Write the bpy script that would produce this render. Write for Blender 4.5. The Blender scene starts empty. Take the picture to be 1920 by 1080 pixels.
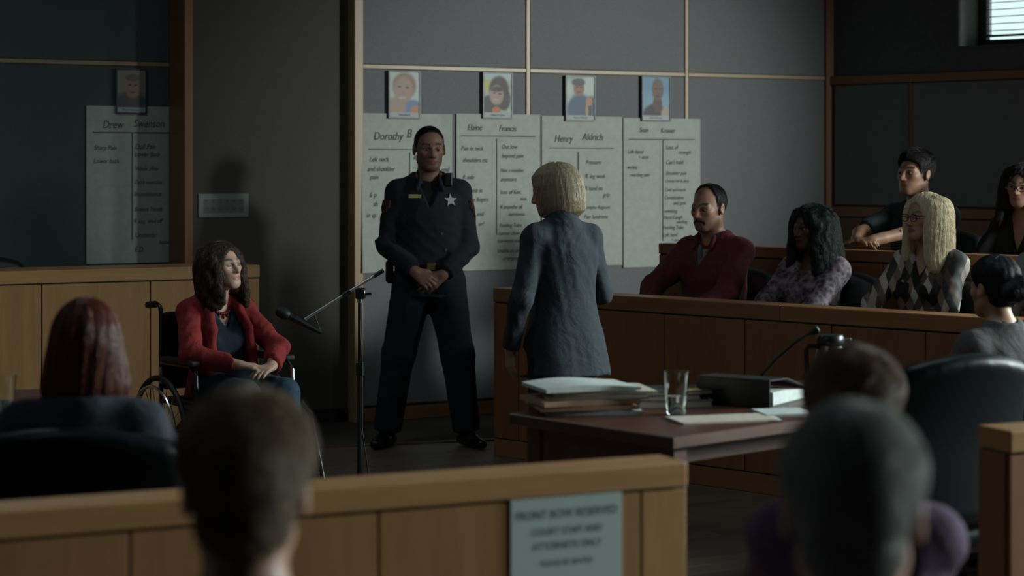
import bpy, bmesh, math, random
import numpy as np
from mathutils import Vector, Matrix
from mathutils.bvhtree import BVHTree

random.seed(7)
SC = bpy.context.scene
COL = SC.collection
FPX, HZ, CAMH = 3600.0, 310.0, 1.6          # focal length in pixels, horizon row, lens height

# ---------------------------------------------------------------- camera
cam_d = bpy.data.cameras.new('camera')
cam = bpy.data.objects.new('camera', cam_d); COL.objects.link(cam)
cam.location = (0, 0, CAMH); cam.rotation_euler = (math.pi / 2, 0, 0)
cam_d.sensor_width = 36; cam_d.lens = FPX / 1920 * 36
cam_d.shift_y = -(540 - HZ) / 1920
cam_d.clip_start = .05
cam_d.dof.use_dof = True; cam_d.dof.focus_distance = 9.3; cam_d.dof.aperture_fstop = 2.4
SC.camera = cam

# ---------------------------------------------------------------- world, light, exposure
SC.view_settings.view_transform = 'Standard'; SC.view_settings.look = 'None'
SC.view_settings.gamma = 1; SC.view_settings.use_curve_mapping = False
SC.view_settings.exposure = 0.0
w = bpy.data.worlds.new('daylight'); SC.world = w; w.use_nodes = True
w.node_tree.nodes['Background'].inputs[0].default_value = (.80, 1.0, .97, 1)
w.node_tree.nodes['Background'].inputs[1].default_value = 1.1

def area(name, loc, target, sx, sy, power, color, spread=180):
    d = bpy.data.lights.new(name, 'AREA'); d.shape = 'RECTANGLE'; d.size = sx; d.size_y = sy
    d.energy = power; d.color = color; d.spread = math.radians(spread)
    o = bpy.data.objects.new(name, d); COL.objects.link(o); o.location = loc
    o.rotation_euler = (Vector(target) - Vector(loc)).to_track_quat('-Z', 'Y').to_euler()
    return o

# room geometry (metres); the far walls are oblique to the lens
DW = Vector((.8857, .4642)); NW = Vector((.4642, -.8857))       # back wall: along it, out of it
W0 = Vector((-.978, 11.93)); WC = Vector((2.252, 13.62))        # left end, corner with right wall
JU = Vector((.730, -.683)); JN = Vector((.683, .730))           # jury box: along it, behind it
JA = Vector((-.103, 10.58))
CEIL = 3.75
def right_wall(k, z, out=0.0):
    p = WC + JU * k + JN * out
    return (p.x, p.y, z)
# daylight falling in through the high windows of the right wall
sd = bpy.data.lights.new('daylight_window_5', 'SPOT'); sd.energy = 4900; sd.color = (.92, 1.0, .95); sd.spot_size = math.radians(22); sd.spot_blend = .85; sd.shadow_soft_size = .75
so_ = bpy.data.objects.new('daylight_window_5', sd); COL.objects.link(so_); so_.location = (9.93, 5.5, 3.33)
so_.rotation_euler = (Vector((.62, 12.6, 1.85)) - so_.location).to_track_quat('-Z', 'Y').to_euler()
area('daylight_window_5_sky', (9.92, 5.5, 2.9), (0, 4.4, .5), 1.4, .9, 50, (.86, 1.0, .98), 62)
area('daylight_window_4', right_wall(8.9, 2.95, -.02), (-.6, 5.2, .4), 1.4, .9, 120, (.86, 1.0, .98), 66)
area('daylight_window_3', right_wall(6.1, 2.95, .02), (-.4, 8.0, .5), 1.3, .9, 52, (.84, 1.0, .98), 62)
area('daylight_window_2', right_wall(3.9, 2.95, .02), (1.2, 8.2, .7), 1.3, .9, 9, (.84, 1.0, .98), 70)
area('ceiling_fill_light', (-2.0, 4.0, 3.70), (-2.0, 4.0, 0), 1.2, .6, 7, (.80, .95, 1.0), 180)  # this and the next two: unseen fill lights added to lift the shadows
area('ceiling_fill_light', (-2.3, 8.6, 3.70), (-2.3, 8.6, 0), 1.2, .6, 11, (.80, .95, 1.0), 180)
area('ceiling_fill_light', (1.5, 7.0, 3.70), (1.5, 7.0, 0), 1.2, .6, 11, (.80, .95, 1.0), 180)

# ---------------------------------------------------------------- helpers
def px(x, y, d):
    return Vector(((x - 960) / FPX * d, d, CAMH - (y - HZ) / FPX * d))
def depth_at(y, z):
    return FPX * (CAMH - z) / (y - HZ)

def tagp(o, label=None, cat=None, group=None, kind=None):
    if label: o['label'] = label
    if cat: o['category'] = cat
    if group: o['group'] = group
    if kind: o['kind'] = kind
    return o
def empty(name, loc=(0, 0, 0), rz=0.0, parent=None):
    o = bpy.data.objects.new(name, None); COL.objects.link(o); o.empty_display_size = .1
    o.location = loc; o.rotation_euler = (0, 0, rz)
    if parent: o.parent = parent
    return o
def thing(name, label, cat, loc=(0, 0, 0), rz=0.0, group=None):
    return tagp(empty(name, loc, rz), label, cat, group)
def link(name, me, mat=None, parent=None, loc=None, rot=None):
    o = bpy.data.objects.new(name, me); COL.objects.link(o)
    if mat is not None and not me.materials: me.materials.append(mat)
    if parent: o.parent = parent
    if loc is not None: o.location = loc
    if rot is not None: o.rotation_euler = rot
    return o

class MB:
    """collects shapes into one mesh"""
    def __init__(s): s.bm = bmesh.new()
    def box(s, lo, hi, bev=0.0, M=None, seg=1):
        c = [(lo[i] + hi[i]) / 2 for i in range(3)]; d = [abs(hi[i] - lo[i]) for i in range(3)]
        m = Matrix.Translation(c) @ Matrix.Diagonal((*d, 1))
        r = bmesh.ops.create_cube(s.bm, size=1, matrix=m)
        vs = r['verts']
        if bev > 0:
            es = list({e for v in vs for e in v.link_edges})
            g = bmesh.ops.bevel(s.bm, geom=es, offset=min(bev, min(d) * .49), segments=seg, profile=.5, affect='EDGES')
            vs = list({v for f in g['faces'] for v in f.verts} | {v for v in vs if v.is_valid})
        if M is not None: bmesh.ops.transform(s.bm, matrix=M, verts=[v for v in vs if v.is_valid])
        return s
    def tube(s, pts, r, n=10, closed=False, caps=True):
        pts = [Vector(p) for p in pts]; N = len(pts)
        rr = r if isinstance(r, (list, tuple)) else [r] * N
        rings = []; ref = None
        for i, p in enumerate(pts):
            a = pts[i - 1] if (i > 0 or closed) else p
            b = pts[(i + 1) % N] if (i < N - 1 or closed) else p
            t = (b - a).normalized()
            if ref is None:
                ref = Vector((0, 0, 1)) if abs(t.z) < .9 else Vector((1, 0, 0))
            u = (ref - t * ref.dot(t)).normalized(); ref = u; v = t.cross(u)
            rings.append([s.bm.verts.new(p + (u * math.cos(2 * math.pi * k / n) + v * math.sin(2 * math.pi * k / n)) * rr[i]) for k in range(n)])
        for i in range(N if closed else N - 1):
            A, B = rings[i], rings[(i + 1) % N]
            for k in range(n):
                s.bm.faces.new((A[k], A[(k + 1) % n], B[(k + 1) % n], B[k]))
        if caps and not closed:
            s.bm.faces.new(rings[0][::-1]); s.bm.faces.new(rings[-1])
        return s
    def lathe(s, prof, n=24, M=None):
        rings = []; new = []
        for (r, z) in prof:
            ring = [s.bm.verts.new((max(r, 1e-4) * math.cos(2 * math.pi * k / n), max(r, 1e-4) * math.sin(2 * math.pi * k / n), z)) for k in range(n)]
            rings.append(ring); new += ring
        for A, B in zip(rings, rings[1:]):
            for k in range(n): s.bm.faces.new((A[k], A[(k + 1) % n], B[(k + 1) % n], B[k]))
        s.bm.faces.new(rings[0][::-1]); s.bm.faces.new(rings[-1])
        if M is not None: bmesh.ops.transform(s.bm, matrix=M, verts=new)
        return s
    def prism(s, poly, y0, y1, M=None):
        """polygon given as (x,z), pushed from y0 to y1"""
        a = [s.bm.verts.new((x, y0, z)) for x, z in poly]; b = [s.bm.verts.new((x, y1, z)) for x, z in poly]
        n = len(poly)
        s.bm.faces.new(a); s.bm.faces.new(b[::-1])
        for i in range(n): s.bm.faces.new((a[(i + 1) % n], a[i], b[i], b[(i + 1) % n]))
        if M is not None: bmesh.ops.transform(s.bm, matrix=M, verts=a + b)
        return s
    def mesh(s, name, smooth=False):
        bmesh.ops.recalc_face_normals(s.bm, faces=s.bm.faces[:])
        me = bpy.data.meshes.new(name); s.bm.to_mesh(me); s.bm.free()
        if smooth:
            me.polygons.foreach_set('use_smooth', [True] * len(me.polygons))
            me.set_sharp_from_angle(angle=math.radians(40))
        return me
    def build(s, name, mat, parent=None, smooth=False, loc=None, rot=None):
        return link(name, s.mesh(name, smooth), mat, parent, loc, rot)

def copy_tree(o, parent=None):
    c = o.copy(); COL.objects.link(c); c.parent = parent
    for ch in list(o.children): copy_tree(ch, c)
    return c

# ---------------------------------------------------------------- materials
MATS = {}
def new_mat(name):
    m = bpy.data.materials.new(name); m.use_nodes = True
    nt = m.node_tree; b = nt.nodes['Principled BSDF']
    return m, nt, b
def N(nt, kind, **kw):
    n = nt.nodes.new(kind)
    for k, v in kw.items():
        if k in n.inputs: n.inputs[k].default_value = v
        else: setattr(n, k, v)
    return n
def plain(name, col, rough=.5, metal=0.0, coat=0.0):
    if name in MATS: return MATS[name]
    m, nt, b = new_mat(name)
    b.inputs['Base Color'].default_value = (*col, 1); b.inputs['Roughness'].default_value = rough
    b.inputs['Metallic'].default_value = metal; b.inputs['Coat Weight'].default_value = coat
    # faint unevenness
    tc = N(nt, 'ShaderNodeTexCoord'); no = N(nt, 'ShaderNodeTexNoise', Scale=35.0, Detail=3.0)
    nt.links.new(tc.outputs['Object'], no.inputs['Vector'])
    mr = N(nt, 'ShaderNodeMapRange'); mr.inputs[3].default_value = rough * .85; mr.inputs[4].default_value = min(1, rough * 1.15)
    nt.links.new(no.outputs[0], mr.inputs[0]); nt.links.new(mr.outputs[0], b.inputs['Roughness'])
    MATS[name] = m; return m
def wood(name, c1, c2, rough=.42, axis=2, scale=1.0):
    """grain running along the given object axis"""
    if name in MATS: return MATS[name]
    m, nt, b = new_mat(name)
    tc = N(nt, 'ShaderNodeTexCoord'); oi = N(nt, 'ShaderNodeObjectInfo')
    mp = N(nt, 'ShaderNodeMapping'); s = [9 * scale] * 3; s[axis] = .7 * scale
    mp.inputs['Scale'].default_value = s
    ad = N(nt, 'ShaderNodeVectorMath', operation='MULTIPLY_ADD')
    ad.inputs[1].default_value = (13, 7, 5)
    nt.links.new(oi.outputs['Random'], ad.inputs[0])
    nt.links.new(tc.outputs['Object'], mp.inputs[0]); nt.links.new(mp.outputs[0], ad.inputs[2])
    n1 = N(nt, 'ShaderNodeTexNoise', Scale=2.2, Detail=6.0, Roughness=.62, Distortion=.6)
    n2 = N(nt, 'ShaderNodeTexNoise', Scale=14.0, Detail=4.0, Roughness=.7)
    for n in (n1, n2): nt.links.new(ad.outputs[0], n.inputs['Vector'])
    mx = N(nt, 'ShaderNodeMix', data_type='FLOAT'); mx.inputs[0].default_value = .35
    nt.links.new(n1.outputs[0], mx.inputs[2]); nt.links.new(n2.outputs[0], mx.inputs[3])
    cr = N(nt, 'ShaderNodeValToRGB')
    cr.color_ramp.elements[0].position = .3; cr.color_ramp.elements[0].color = (*c1, 1)
    cr.color_ramp.elements[1].position = .7; cr.color_ramp.elements[1].color = (*c2, 1)
    nt.links.new(mx.outputs[0], cr.inputs[0])
    hs = N(nt, 'ShaderNodeHueSaturation')
    mr = N(nt, 'ShaderNodeMapRange'); mr.inputs[3].default_value = .86; mr.inputs[4].default_value = 1.12
    nt.links.new(oi.outputs['Random'], mr.inputs[0]); nt.links.new(mr.outputs[0], hs.inputs['Value'])
    nt.links.new(cr.outputs[0], hs.inputs['Color']); nt.links.new(hs.outputs[0], b.inputs['Base Color'])
    b.inputs['Roughness'].default_value = rough
    bp = N(nt, 'ShaderNodeBump', Strength=.12, Distance=.002)
    nt.links.new(n2.outputs[0], bp.inputs['Height']); nt.links.new(bp.outputs[0], b.inputs['Normal'])
    MATS[name] = m; return m
def cloth(name, col, col2=None, scale=60.0, rough=.9, bump=.25, fold=0.0, sheen=0.0):
    if name in MATS: return MATS[name]
    m, nt, b = new_mat(name)
    tc = N(nt, 'ShaderNodeTexCoord')
    n1 = N(nt, 'ShaderNodeTexNoise', Scale=scale, Detail=4.0, Roughness=.7)
    n2 = N(nt, 'ShaderNodeTexNoise', Scale=5.0, Detail=3.0)
    for n in (n1, n2): nt.links.new(tc.outputs['Object'], n.inputs['Vector'])
    cr = N(nt, 'ShaderNodeValToRGB')
    c2 = col2 or tuple(min(1, c * 1.3 + .002) for c in col)
    cr.color_ramp.elements[0].position = .3; cr.color_ramp.elements[0].color = (*[c * .85 for c in col], 1)
    cr.color_ramp.elements[1].position = .75; cr.color_ramp.elements[1].color = (*c2, 1)
    nt.links.new(n1.outputs[0], cr.inputs[0]); nt.links.new(cr.outputs[0], b.inputs['Base Color'])
    b.inputs['Roughness'].default_value = rough
    b.inputs['Sheen Weight'].default_value = sheen
    b1 = N(nt, 'ShaderNodeBump', Strength=bump, Distance=.002)
    nt.links.new(n1.outputs[0], b1.inputs['Height'])
    if fold > 0:
        b2 = N(nt, 'ShaderNodeBump', Strength=fold, Distance=.02)
        n2.inputs['Scale'].default_value = 9.0; n2.inputs['Distortion'].default_value = 1.5
        nt.links.new(n2.outputs[0], b2.inputs['Height']); nt.links.new(b2.outputs[0], b1.inputs['Normal'])
    nt.links.new(b1.outputs[0], b.inputs['Normal'])
    MATS[name] = m; return m
def leather(name, col, rough=.42):
    return cloth(name, col, tuple(c * 1.15 for c in col), scale=180, rough=rough, bump=.15, sheen=0)
def hairmat(name, c1, c2, rough=.38):
    if name in MATS: return MATS[name]
    m, nt, b = new_mat(name)
    tc = N(nt, 'ShaderNodeTexCoord'); mp = N(nt, 'ShaderNodeMapping'); mp.inputs['Scale'].default_value = (90, 90, 9)
    n1 = N(nt, 'ShaderNodeTexNoise', Scale=1.6, Detail=4.0, Roughness=.6, Distortion=.4)
    nt.links.new(tc.outputs['Object'], mp.inputs[0]); nt.links.new(mp.outputs[0], n1.inputs['Vector'])
    cr = N(nt, 'ShaderNodeValToRGB')
    cr.color_ramp.elements[0].position = .35; cr.color_ramp.elements[0].color = (*c1, 1)
    cr.color_ramp.elements[1].position = .7; cr.color_ramp.elements[1].color = (*c2, 1)
    nt.links.new(n1.outputs[0], cr.inputs[0]); nt.links.new(cr.outputs[0], b.inputs['Base Color'])
    b.inputs['Roughness'].default_value = rough + .12; b.inputs['Specular IOR Level'].default_value = .3
    bp = N(nt, 'ShaderNodeBump', Strength=.7, Distance=.004)
    nt.links.new(n1.outputs[0], bp.inputs['Height']); nt.links.new(bp.outputs[0], b.inputs['Normal'])
    MATS[name] = m; return m
def skinmat():
    if 'skin' in MATS: return MATS['skin']
    m, nt, b = new_mat('skin')
    at = N(nt, 'ShaderNodeAttribute', attribute_name='Col')
    tc = N(nt, 'ShaderNodeTexCoord'); no = N(nt, 'ShaderNodeTexNoise', Scale=45.0, Detail=4.0)
    nt.links.new(tc.outputs['Object'], no.inputs['Vector'])
    mr = N(nt, 'ShaderNodeMapRange'); mr.inputs[3].default_value = .85; mr.inputs[4].default_value = 1.12
    nt.links.new(no.outputs[0], mr.inputs[0])
    hs = N(nt, 'ShaderNodeHueSaturation'); nt.links.new(at.outputs['Color'], hs.inputs['Color'])
    nt.links.new(mr.outputs[0], hs.inputs['Value']); nt.links.new(hs.outputs[0], b.inputs['Base Color'])
    b.inputs['Roughness'].default_value = .5
    MATS['skin'] = m; return m
def glassmat(name, tint=(.95, 1, 1), rough=.0):
    if name in MATS: return MATS[name]
    m, nt, b = new_mat(name)
    b.inputs['Base Color'].default_value = (*tint, 1); b.inputs['Roughness'].default_value = rough
    b.inputs['Transmission Weight'].default_value = 1; b.inputs['IOR'].default_value = 1.45
    MATS[name] = m; return m

OAK = wood('honey_oak', (.27, .135, .05), (.40, .215, .088), .4)
OAKH = wood('honey_oak_level', (.29, .148, .056), (.42, .23, .095), .4, axis=0)
CHERRY = wood('jury_oak', (.185, .073, .025), (.275, .115, .042), .42)
CHERRYH = wood('jury_oak_level', (.21, .088, .031), (.305, .134, .050), .42, axis=0)
TRIMW = wood('trim_oak', (.34, .23, .12), (.46, .33, .19), .38)
TRIMH = wood('trim_oak_level', (.34, .23, .12), (.46, .33, .19), .38, axis=0)
MAHOG = wood('mahogany', (.052, .018, .010), (.10, .036, .02), .40, axis=0)
PLANK = wood('floor_plank', (.11, .082, .062), (.17, .13, .10), .5, axis=0, scale=1.4)
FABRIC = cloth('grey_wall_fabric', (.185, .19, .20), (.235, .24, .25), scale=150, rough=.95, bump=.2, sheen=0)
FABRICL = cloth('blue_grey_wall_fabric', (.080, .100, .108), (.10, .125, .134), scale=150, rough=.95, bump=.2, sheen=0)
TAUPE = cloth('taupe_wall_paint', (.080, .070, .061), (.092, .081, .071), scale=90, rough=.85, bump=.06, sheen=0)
PLASTER = cloth('white_plaster', (.55, .56, .55), (.6, .61, .6), scale=40, rough=.9, bump=.08, sheen=0)
DARKW = cloth('dark_wall_paint', (.10, .105, .11), (.12, .125, .13), scale=40, rough=.9, bump=.08, sheen=0)
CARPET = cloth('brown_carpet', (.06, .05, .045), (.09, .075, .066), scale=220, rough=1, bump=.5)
BLACKP = plain('black_plastic', (.012, .013, .014), .35)
BLACKR = plain('black_rubber', (.01, .01, .011), .6)
CHROME = plain('brushed_steel', (.55, .56, .57), .25, 1.0)
PAPER = cloth('paper', (.48, .515, .48), (.50, .535, .50), scale=20, rough=.85, bump=.05, sheen=0)
INK = plain('marker_ink', (.035, .045, .055), .7)
WHITEP = plain('white_card', (.62, .65, .64), .6)
UPH = leather('black_green_upholstery', (.010, .016, .017), .38)
# ================================================================ THE ROOM
TW = math.atan2(DW.y, DW.x); TJ = math.atan2(JU.y, JU.x)

# floor: slab, planks in the well of the court, painted-in shade towards the far wall
floor = empty('floor'); tagp(floor, kind='structure')
MB().box((-9, -3, -.12), (12, 16, -.003)).build('subfloor', PLANK, floor)
pl = MB().box((-.598, -.059, -.012), (.598, .059, 0), .0025).mesh('plank')
pl.materials.append(PLANK)
fo = Vector((.3, 8.2))
for j in range(-24, 22):
    for i in range(-3, 3):
        p = fo + DW * (i * 1.2 + (.6 if j % 2 else 0) + .6) + Vector((-DW.y, DW.x)) * (j * .122)
        if p.y < 5.4 or p.y > 11.3 or p.x < -2.9 or p.x > 3.2: continue
        # keep planks in front of the edge of the painted shade
        e = (p - Vector((-1.09, 10.80))).dot(Vector((-.277, .961)))
        if e > -.06: continue
        link('plank', pl, None, floor, (p.x, p.y, 0), (0, 0, TW))
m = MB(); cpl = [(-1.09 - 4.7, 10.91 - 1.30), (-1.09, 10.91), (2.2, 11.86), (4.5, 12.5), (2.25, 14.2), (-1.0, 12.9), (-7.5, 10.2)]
m.bm.faces.new([m.bm.verts.new((x, y, .003)) for x, y in cpl]); m.build('shaded_floor', CARPET, floor)  # dark sheet standing in for the shaded floor before the far wall
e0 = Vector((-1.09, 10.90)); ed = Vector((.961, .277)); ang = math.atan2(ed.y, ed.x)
MB().box((-3.5, -.02, -.01), (3.4, .02, .007), .003).build('shade_edge_strip', wood('edge_strip_wood', (.10, .07, .045), (.15, .11, .07), .4, axis=0), floor, loc=(e0.x, e0.y, 0), rot=(0, 0, ang))  # strip added along the edge of the painted shade
m = MB(); m.box((-9, -3, -.012), (12, 4.6, .001)); m.build('gallery_carpet', CARPET, floor)

ceiling = MB().box((-9, -3, CEIL), (12, 16, CEIL + .1)).build('ceiling', DARKW); tagp(ceiling, kind='structure')

for (x_, y_, w_) in ((-2.0, 4.0, 'gallery'), (1.5, 7.0, 'counsel table'), (-2.3, 8.6, 'wheelchair')):  # out-of-view panels added to house the fill lights
    cl = thing('ceiling_fill_panel', 'unseen ceiling panel added for fill light over the ' + w_, 'light', (x_, y_, CEIL - .03), 0, 'added ceiling fill panels')
    MB().box((-.64, -.34, 0), (-.6, .34, .03)).box((.6, -.34, 0), (.64, .34, .03)).box((-.6, -.34, 0), (.6, -.3, .03)).box((-.6, .3, 0), (.6, .34, .03)).build('frame', PLASTER, cl)
    MB().box((-.6, -.3, .015), (.6, .3, .028)).build('diffuser', PLASTER, cl)
def fabric_panel(parent, x0, x1, z0, z1, mat, y=-.012):
    return MB().box((x0, y, z0), (x1, .0, z1), .006).build('fabric_panel', mat, parent)

# back wall: projecting bay, covered with grey fabric between oak battens
wall_back = empty('wall_back', (W0.x, W0.y, 0), TW); tagp(wall_back, kind='structure')
LB = (WC - W0).length
MB().box((0, .012, 0), (LB + .1, .33, CEIL)).build('backing', TAUPE, wall_back)
TZ = 2.216
xs = [0.0, 1.214, 2.436, LB]
for a, b in zip(xs, xs[1:]):
    fabric_panel(wall_back, a + .016, b - .016, .10, TZ - .014, FABRIC)
    fabric_panel(wall_back, a + .016, b - .016, TZ + .014, 3.1, FABRIC)
    fabric_panel(wall_back, a + .016, b - .016, 3.13, CEIL, FABRIC)
    MB().box((a + .014, -.018, TZ - .013), (b - .014, .012, TZ + .013), .003).build('batten', TRIMH, wall_back)
    MB().box((a + .014, -.018, 3.102), (b - .014, .012, 3.128), .003).build('batten', TRIMH, wall_back)
for x in xs[1:3]:
    MB().box((x - .013, -.019, .1), (x + .013, .012, CEIL), .003).build('batten', TRIMW, wall_back)
MB().box((-.012, -.028, 0), (.048, .33, CEIL), .004).build('corner_post', TRIMW, wall_back)
MB().box((LB - .05, -.03, 0), (LB + .02, .03, CEIL), .004).build('corner_post', CHERRY, wall_back)
MB().box((.05, -.026, 0), (LB - .05, .012, .085), .006).build('baseboard', CHERRYH, wall_back)

# recessed taupe wall and the blue grey wall left of it
R0 = W0 - NW * .075
wall_recess = empty('wall_recess', (R0.x, R0.y, 0), TW); tagp(wall_recess, kind='structure')
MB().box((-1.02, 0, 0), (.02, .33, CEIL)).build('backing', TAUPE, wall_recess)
MB().box((-1.0, -.016, 0), (-.02, 0, .09), .004).build('baseboard', BLACKR, wall_recess)
L0 = Vector((-2.05, 11.81))
wall_left = empty('wall_left', (L0.x, L0.y, 0), TW); tagp(wall_left, kind='structure')
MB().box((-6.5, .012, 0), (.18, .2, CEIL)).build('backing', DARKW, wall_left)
for i in range(4):
    a, b = -1.214 * (i + 1), -1.214 * i
    b += .17 if i == 0 else 0
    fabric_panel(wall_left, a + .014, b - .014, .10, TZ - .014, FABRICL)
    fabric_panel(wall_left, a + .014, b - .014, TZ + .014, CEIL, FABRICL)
    MB().box((a + .012, -.018, TZ - .013), (b - .01, .012, TZ + .013), .003).build('batten', TRIMH, wall_left)
    MB().box((a - .013, -.019, .1), (a + .013, .012, CEIL), .003).build('batten', TRIMW, wall_left)
MB().box((-1.075, -.012, 0), (-1.02, .33, CEIL), .004).build('corner_post', CHERRY, wall_recess)
MB().box((-6.5, -.026, 0), (.17, .012, .085), .006).build('baseboard', CHERRYH, wall_left)

# right wall: wainscot, fabric, high windows with reveals
wall_right = empty('wall_right', (WC.x, WC.y, 0), TJ); tagp(wall_right, kind='structure')
KR = 10.6; WZ0, WZ1 = 2.40, 3.35
wins = [(1.03, 2.45), (3.2, 4.6), (5.4, 6.8), (8.1, 9.7)]
MB().box((0, .012, 0), (KR, .30, WZ0)).build('backing', DARKW, wall_right)
MB().box((0, .012, WZ1), (KR, .30, CEIL)).build('backing', DARKW, wall_right)
ed_ = [0.0] + [v for w_ in wins for v in w_] + [KR]
for a, b in zip(ed_[0::2], ed_[1::2]):
    MB().box((a, .012, WZ0), (b, .30, WZ1)).build('pier', DARKW, wall_right)
WNZ = 1.309
xs = [.035, .665] + [.665 + 1.2 * i for i in range(1, 9)]
for a, b in zip(xs, xs[1:]):
    fabric_panel(wall_right, a + .012, b - .012, WNZ + .012, 2.165, FABRIC)
    MB().box((a + .003, -.012, .42), (b - .003, .0, WNZ - .075), .003).build('wainscot_panel', CHERRY, wall_right)
    MB().box((b - .012, -.015, WNZ + .01), (b + .012, .012, 2.17), .003).build('batten', CHERRY, wall_right)
MB().box((0, -.03, WNZ - .07), (KR, .012, WNZ), .004).build('chair_rail', CHERRYH, wall_right)
MB().box((0, -.025, 2.168), (KR, .012, 2.228), .004).build('picture_rail', CHERRYH, wall_right)
for i, (a, b) in enumerate(wins):
    wd = empty('window_%d' % (i + 1), (right_wall(a, 0)[0], right_wall(a, 0)[1], 0), TJ); tagp(wd, kind='structure')
    L = b - a
    # plastered reveals
    MB().box((-.0, .0, WZ0 - .0), (.012, .30, WZ1)).build('reveal', PLASTER, wd)
    MB().box((L - .012, .0, WZ0), (L, .30, WZ1)).build('reveal', PLASTER, wd)
    MB().box((.0, -.0, WZ0 - .012), (L, .30, WZ0)).build('sill', DARKW, wd)
    f = MB()
    f.box((.012, .24, WZ0), (.075, .29, WZ1)); f.box((L - .075, .24, WZ0), (L - .012, .29, WZ1))
    f.box((.012, .24, WZ0), (L - .012, .29, WZ0 + .05)); f.box((.012, .24, WZ1 - .05), (L - .012, .29, WZ1))
    f.box((L / 2 - .02, .24, WZ0), (L / 2 + .02, .29, WZ1))
    f.build('window_frame', plain('window_frame_dark', (.05, .05, .052), .5), wd)
    MB().box((.07, .262, WZ0 + .04), (L - .07, .266, WZ1 - .04)).build('pane', glassmat('window_glass'), wd)
    if i == 0:
        sl = MB().box((.085, -.012, -.0015), (L - .085, .012, .0015), M=Matrix.Rotation(math.radians(12), 4, 'X')).mesh('slat')
        sl.materials.append(plain('blind_slat', (.30, .33, .33), .5))
        z = WZ0 + .11
        while z < WZ1 - .05:
            link('slat', sl, None, wd, (0, .225, z)); z += .0475
        MB().box((.085, .213, WZ0 + .068), (L - .085, .237, WZ0 + .083), .003).build('blind_bottom_rail', plain('blind_rail', (.08, .1, .1), .5), wd)
        for xx in (.125, L - .125):
            MB().tube([(xx, .211, WZ0 + .075), (xx, .211, WZ1 - .05)], .004, 6).build('ladder_cord', plain('blind_rail', (.08, .1, .1), .5), wd)
# the rest of the room, outside the picture
k1 = right_wall(KR, 0)
gx = k1[0] - .03
wg = empty('wall_gallery_right'); tagp(wg, kind='structure')
for lo, hi in (((gx, -3, 0), (gx + .3, 7.0, 2.35)), ((gx, -3, 3.45), (gx + .3, 7.0, CEIL)), ((gx, -3, 2.35), (gx + .3, 4.7, 3.45)), ((gx, 6.3, 2.35), (gx + .3, 7.0, 3.45))):
    MB().box(lo, hi).build('wall_block', DARKW, wg)
w5 = empty('window_5'); tagp(w5, kind='structure')
MB().box((gx + .22, 4.7, 2.35), (gx + .26, 4.76, 3.45)).box((gx + .22, 6.24, 2.35), (gx + .26, 6.3, 3.45)).box((gx + .22, 4.76, 2.35), (gx + .26, 6.24, 2.4)).box((gx + .22, 4.76, 3.4), (gx + .26, 6.24, 3.45)).box((gx + .22, 5.48, 2.4), (gx + .26, 5.52, 3.4)).build('window_frame', plain('window_frame_dark', (.05, .05, .052), .5), w5)
MB().box((gx + .238, 4.75, 2.39), (gx + .242, 6.25, 3.41)).build('pane', glassmat('window_glass'), w5)
for nm, lo, hi in (('wall_gallery_rear', (-9, -3, 0), (12, -2.8, CEIL)),
                   ('wall_gallery_left', (-7.9, -3, 0), (-7.7, 9.6, CEIL))):
    tagp(MB().box(lo, hi).build(nm, DARKW), kind='structure')

# ================================================================ WALL ITEMS
def wall_local(org, xpx, ypx, off=0.0):
    """picture point on a wall parallel to the back wall -> (distance along it, height)"""
    o = org + NW * off
    q = (xpx - 960) / FPX
    t = (q * o.y - o.x) / (DW.x - q * DW.y)
    d = o.y + t * DW.y
    return t, CAMH - (ypx - HZ) / FPX * d

MARKER = plain('faded_marker', (.085, .10, .105), .7)
def text(s, size, parent, x, z, mat, name='handwriting', shear=.25, y=-.004, warp=None, align='LEFT', sx=1.0, rx=math.pi / 2):
    c = bpy.data.curves.new(name, 'FONT'); c.body = s; c.size = size; c.shear = shear; c.align_x = align
    c.resolution_u = 3; c.offset = -.003 * size if shear else 0
    o = bpy.data.objects.new(name, c); COL.objects.link(o)
    me = bpy.data.meshes.new_from_object(o)
    bpy.data.objects.remove(o); bpy.data.curves.remove(c)
    n = len(me.vertices); co = np.empty(n * 3, 'f4'); me.vertices.foreach_get('co', co); co = co.reshape(-1, 3)
    out = np.zeros_like(co); out[:, 0] = co[:, 0] * sx + x; out[:, 2] = co[:, 1] + z; out[:, 1] = y
    if warp is not None: out[:, 1] += warp(out[:, 0], out[:, 2])
    me.vertices.foreach_set('co', out.ravel()); me.update()
    me.materials.clear(); me.materials.append(mat)
    return link(name, me, None, parent)

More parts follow.
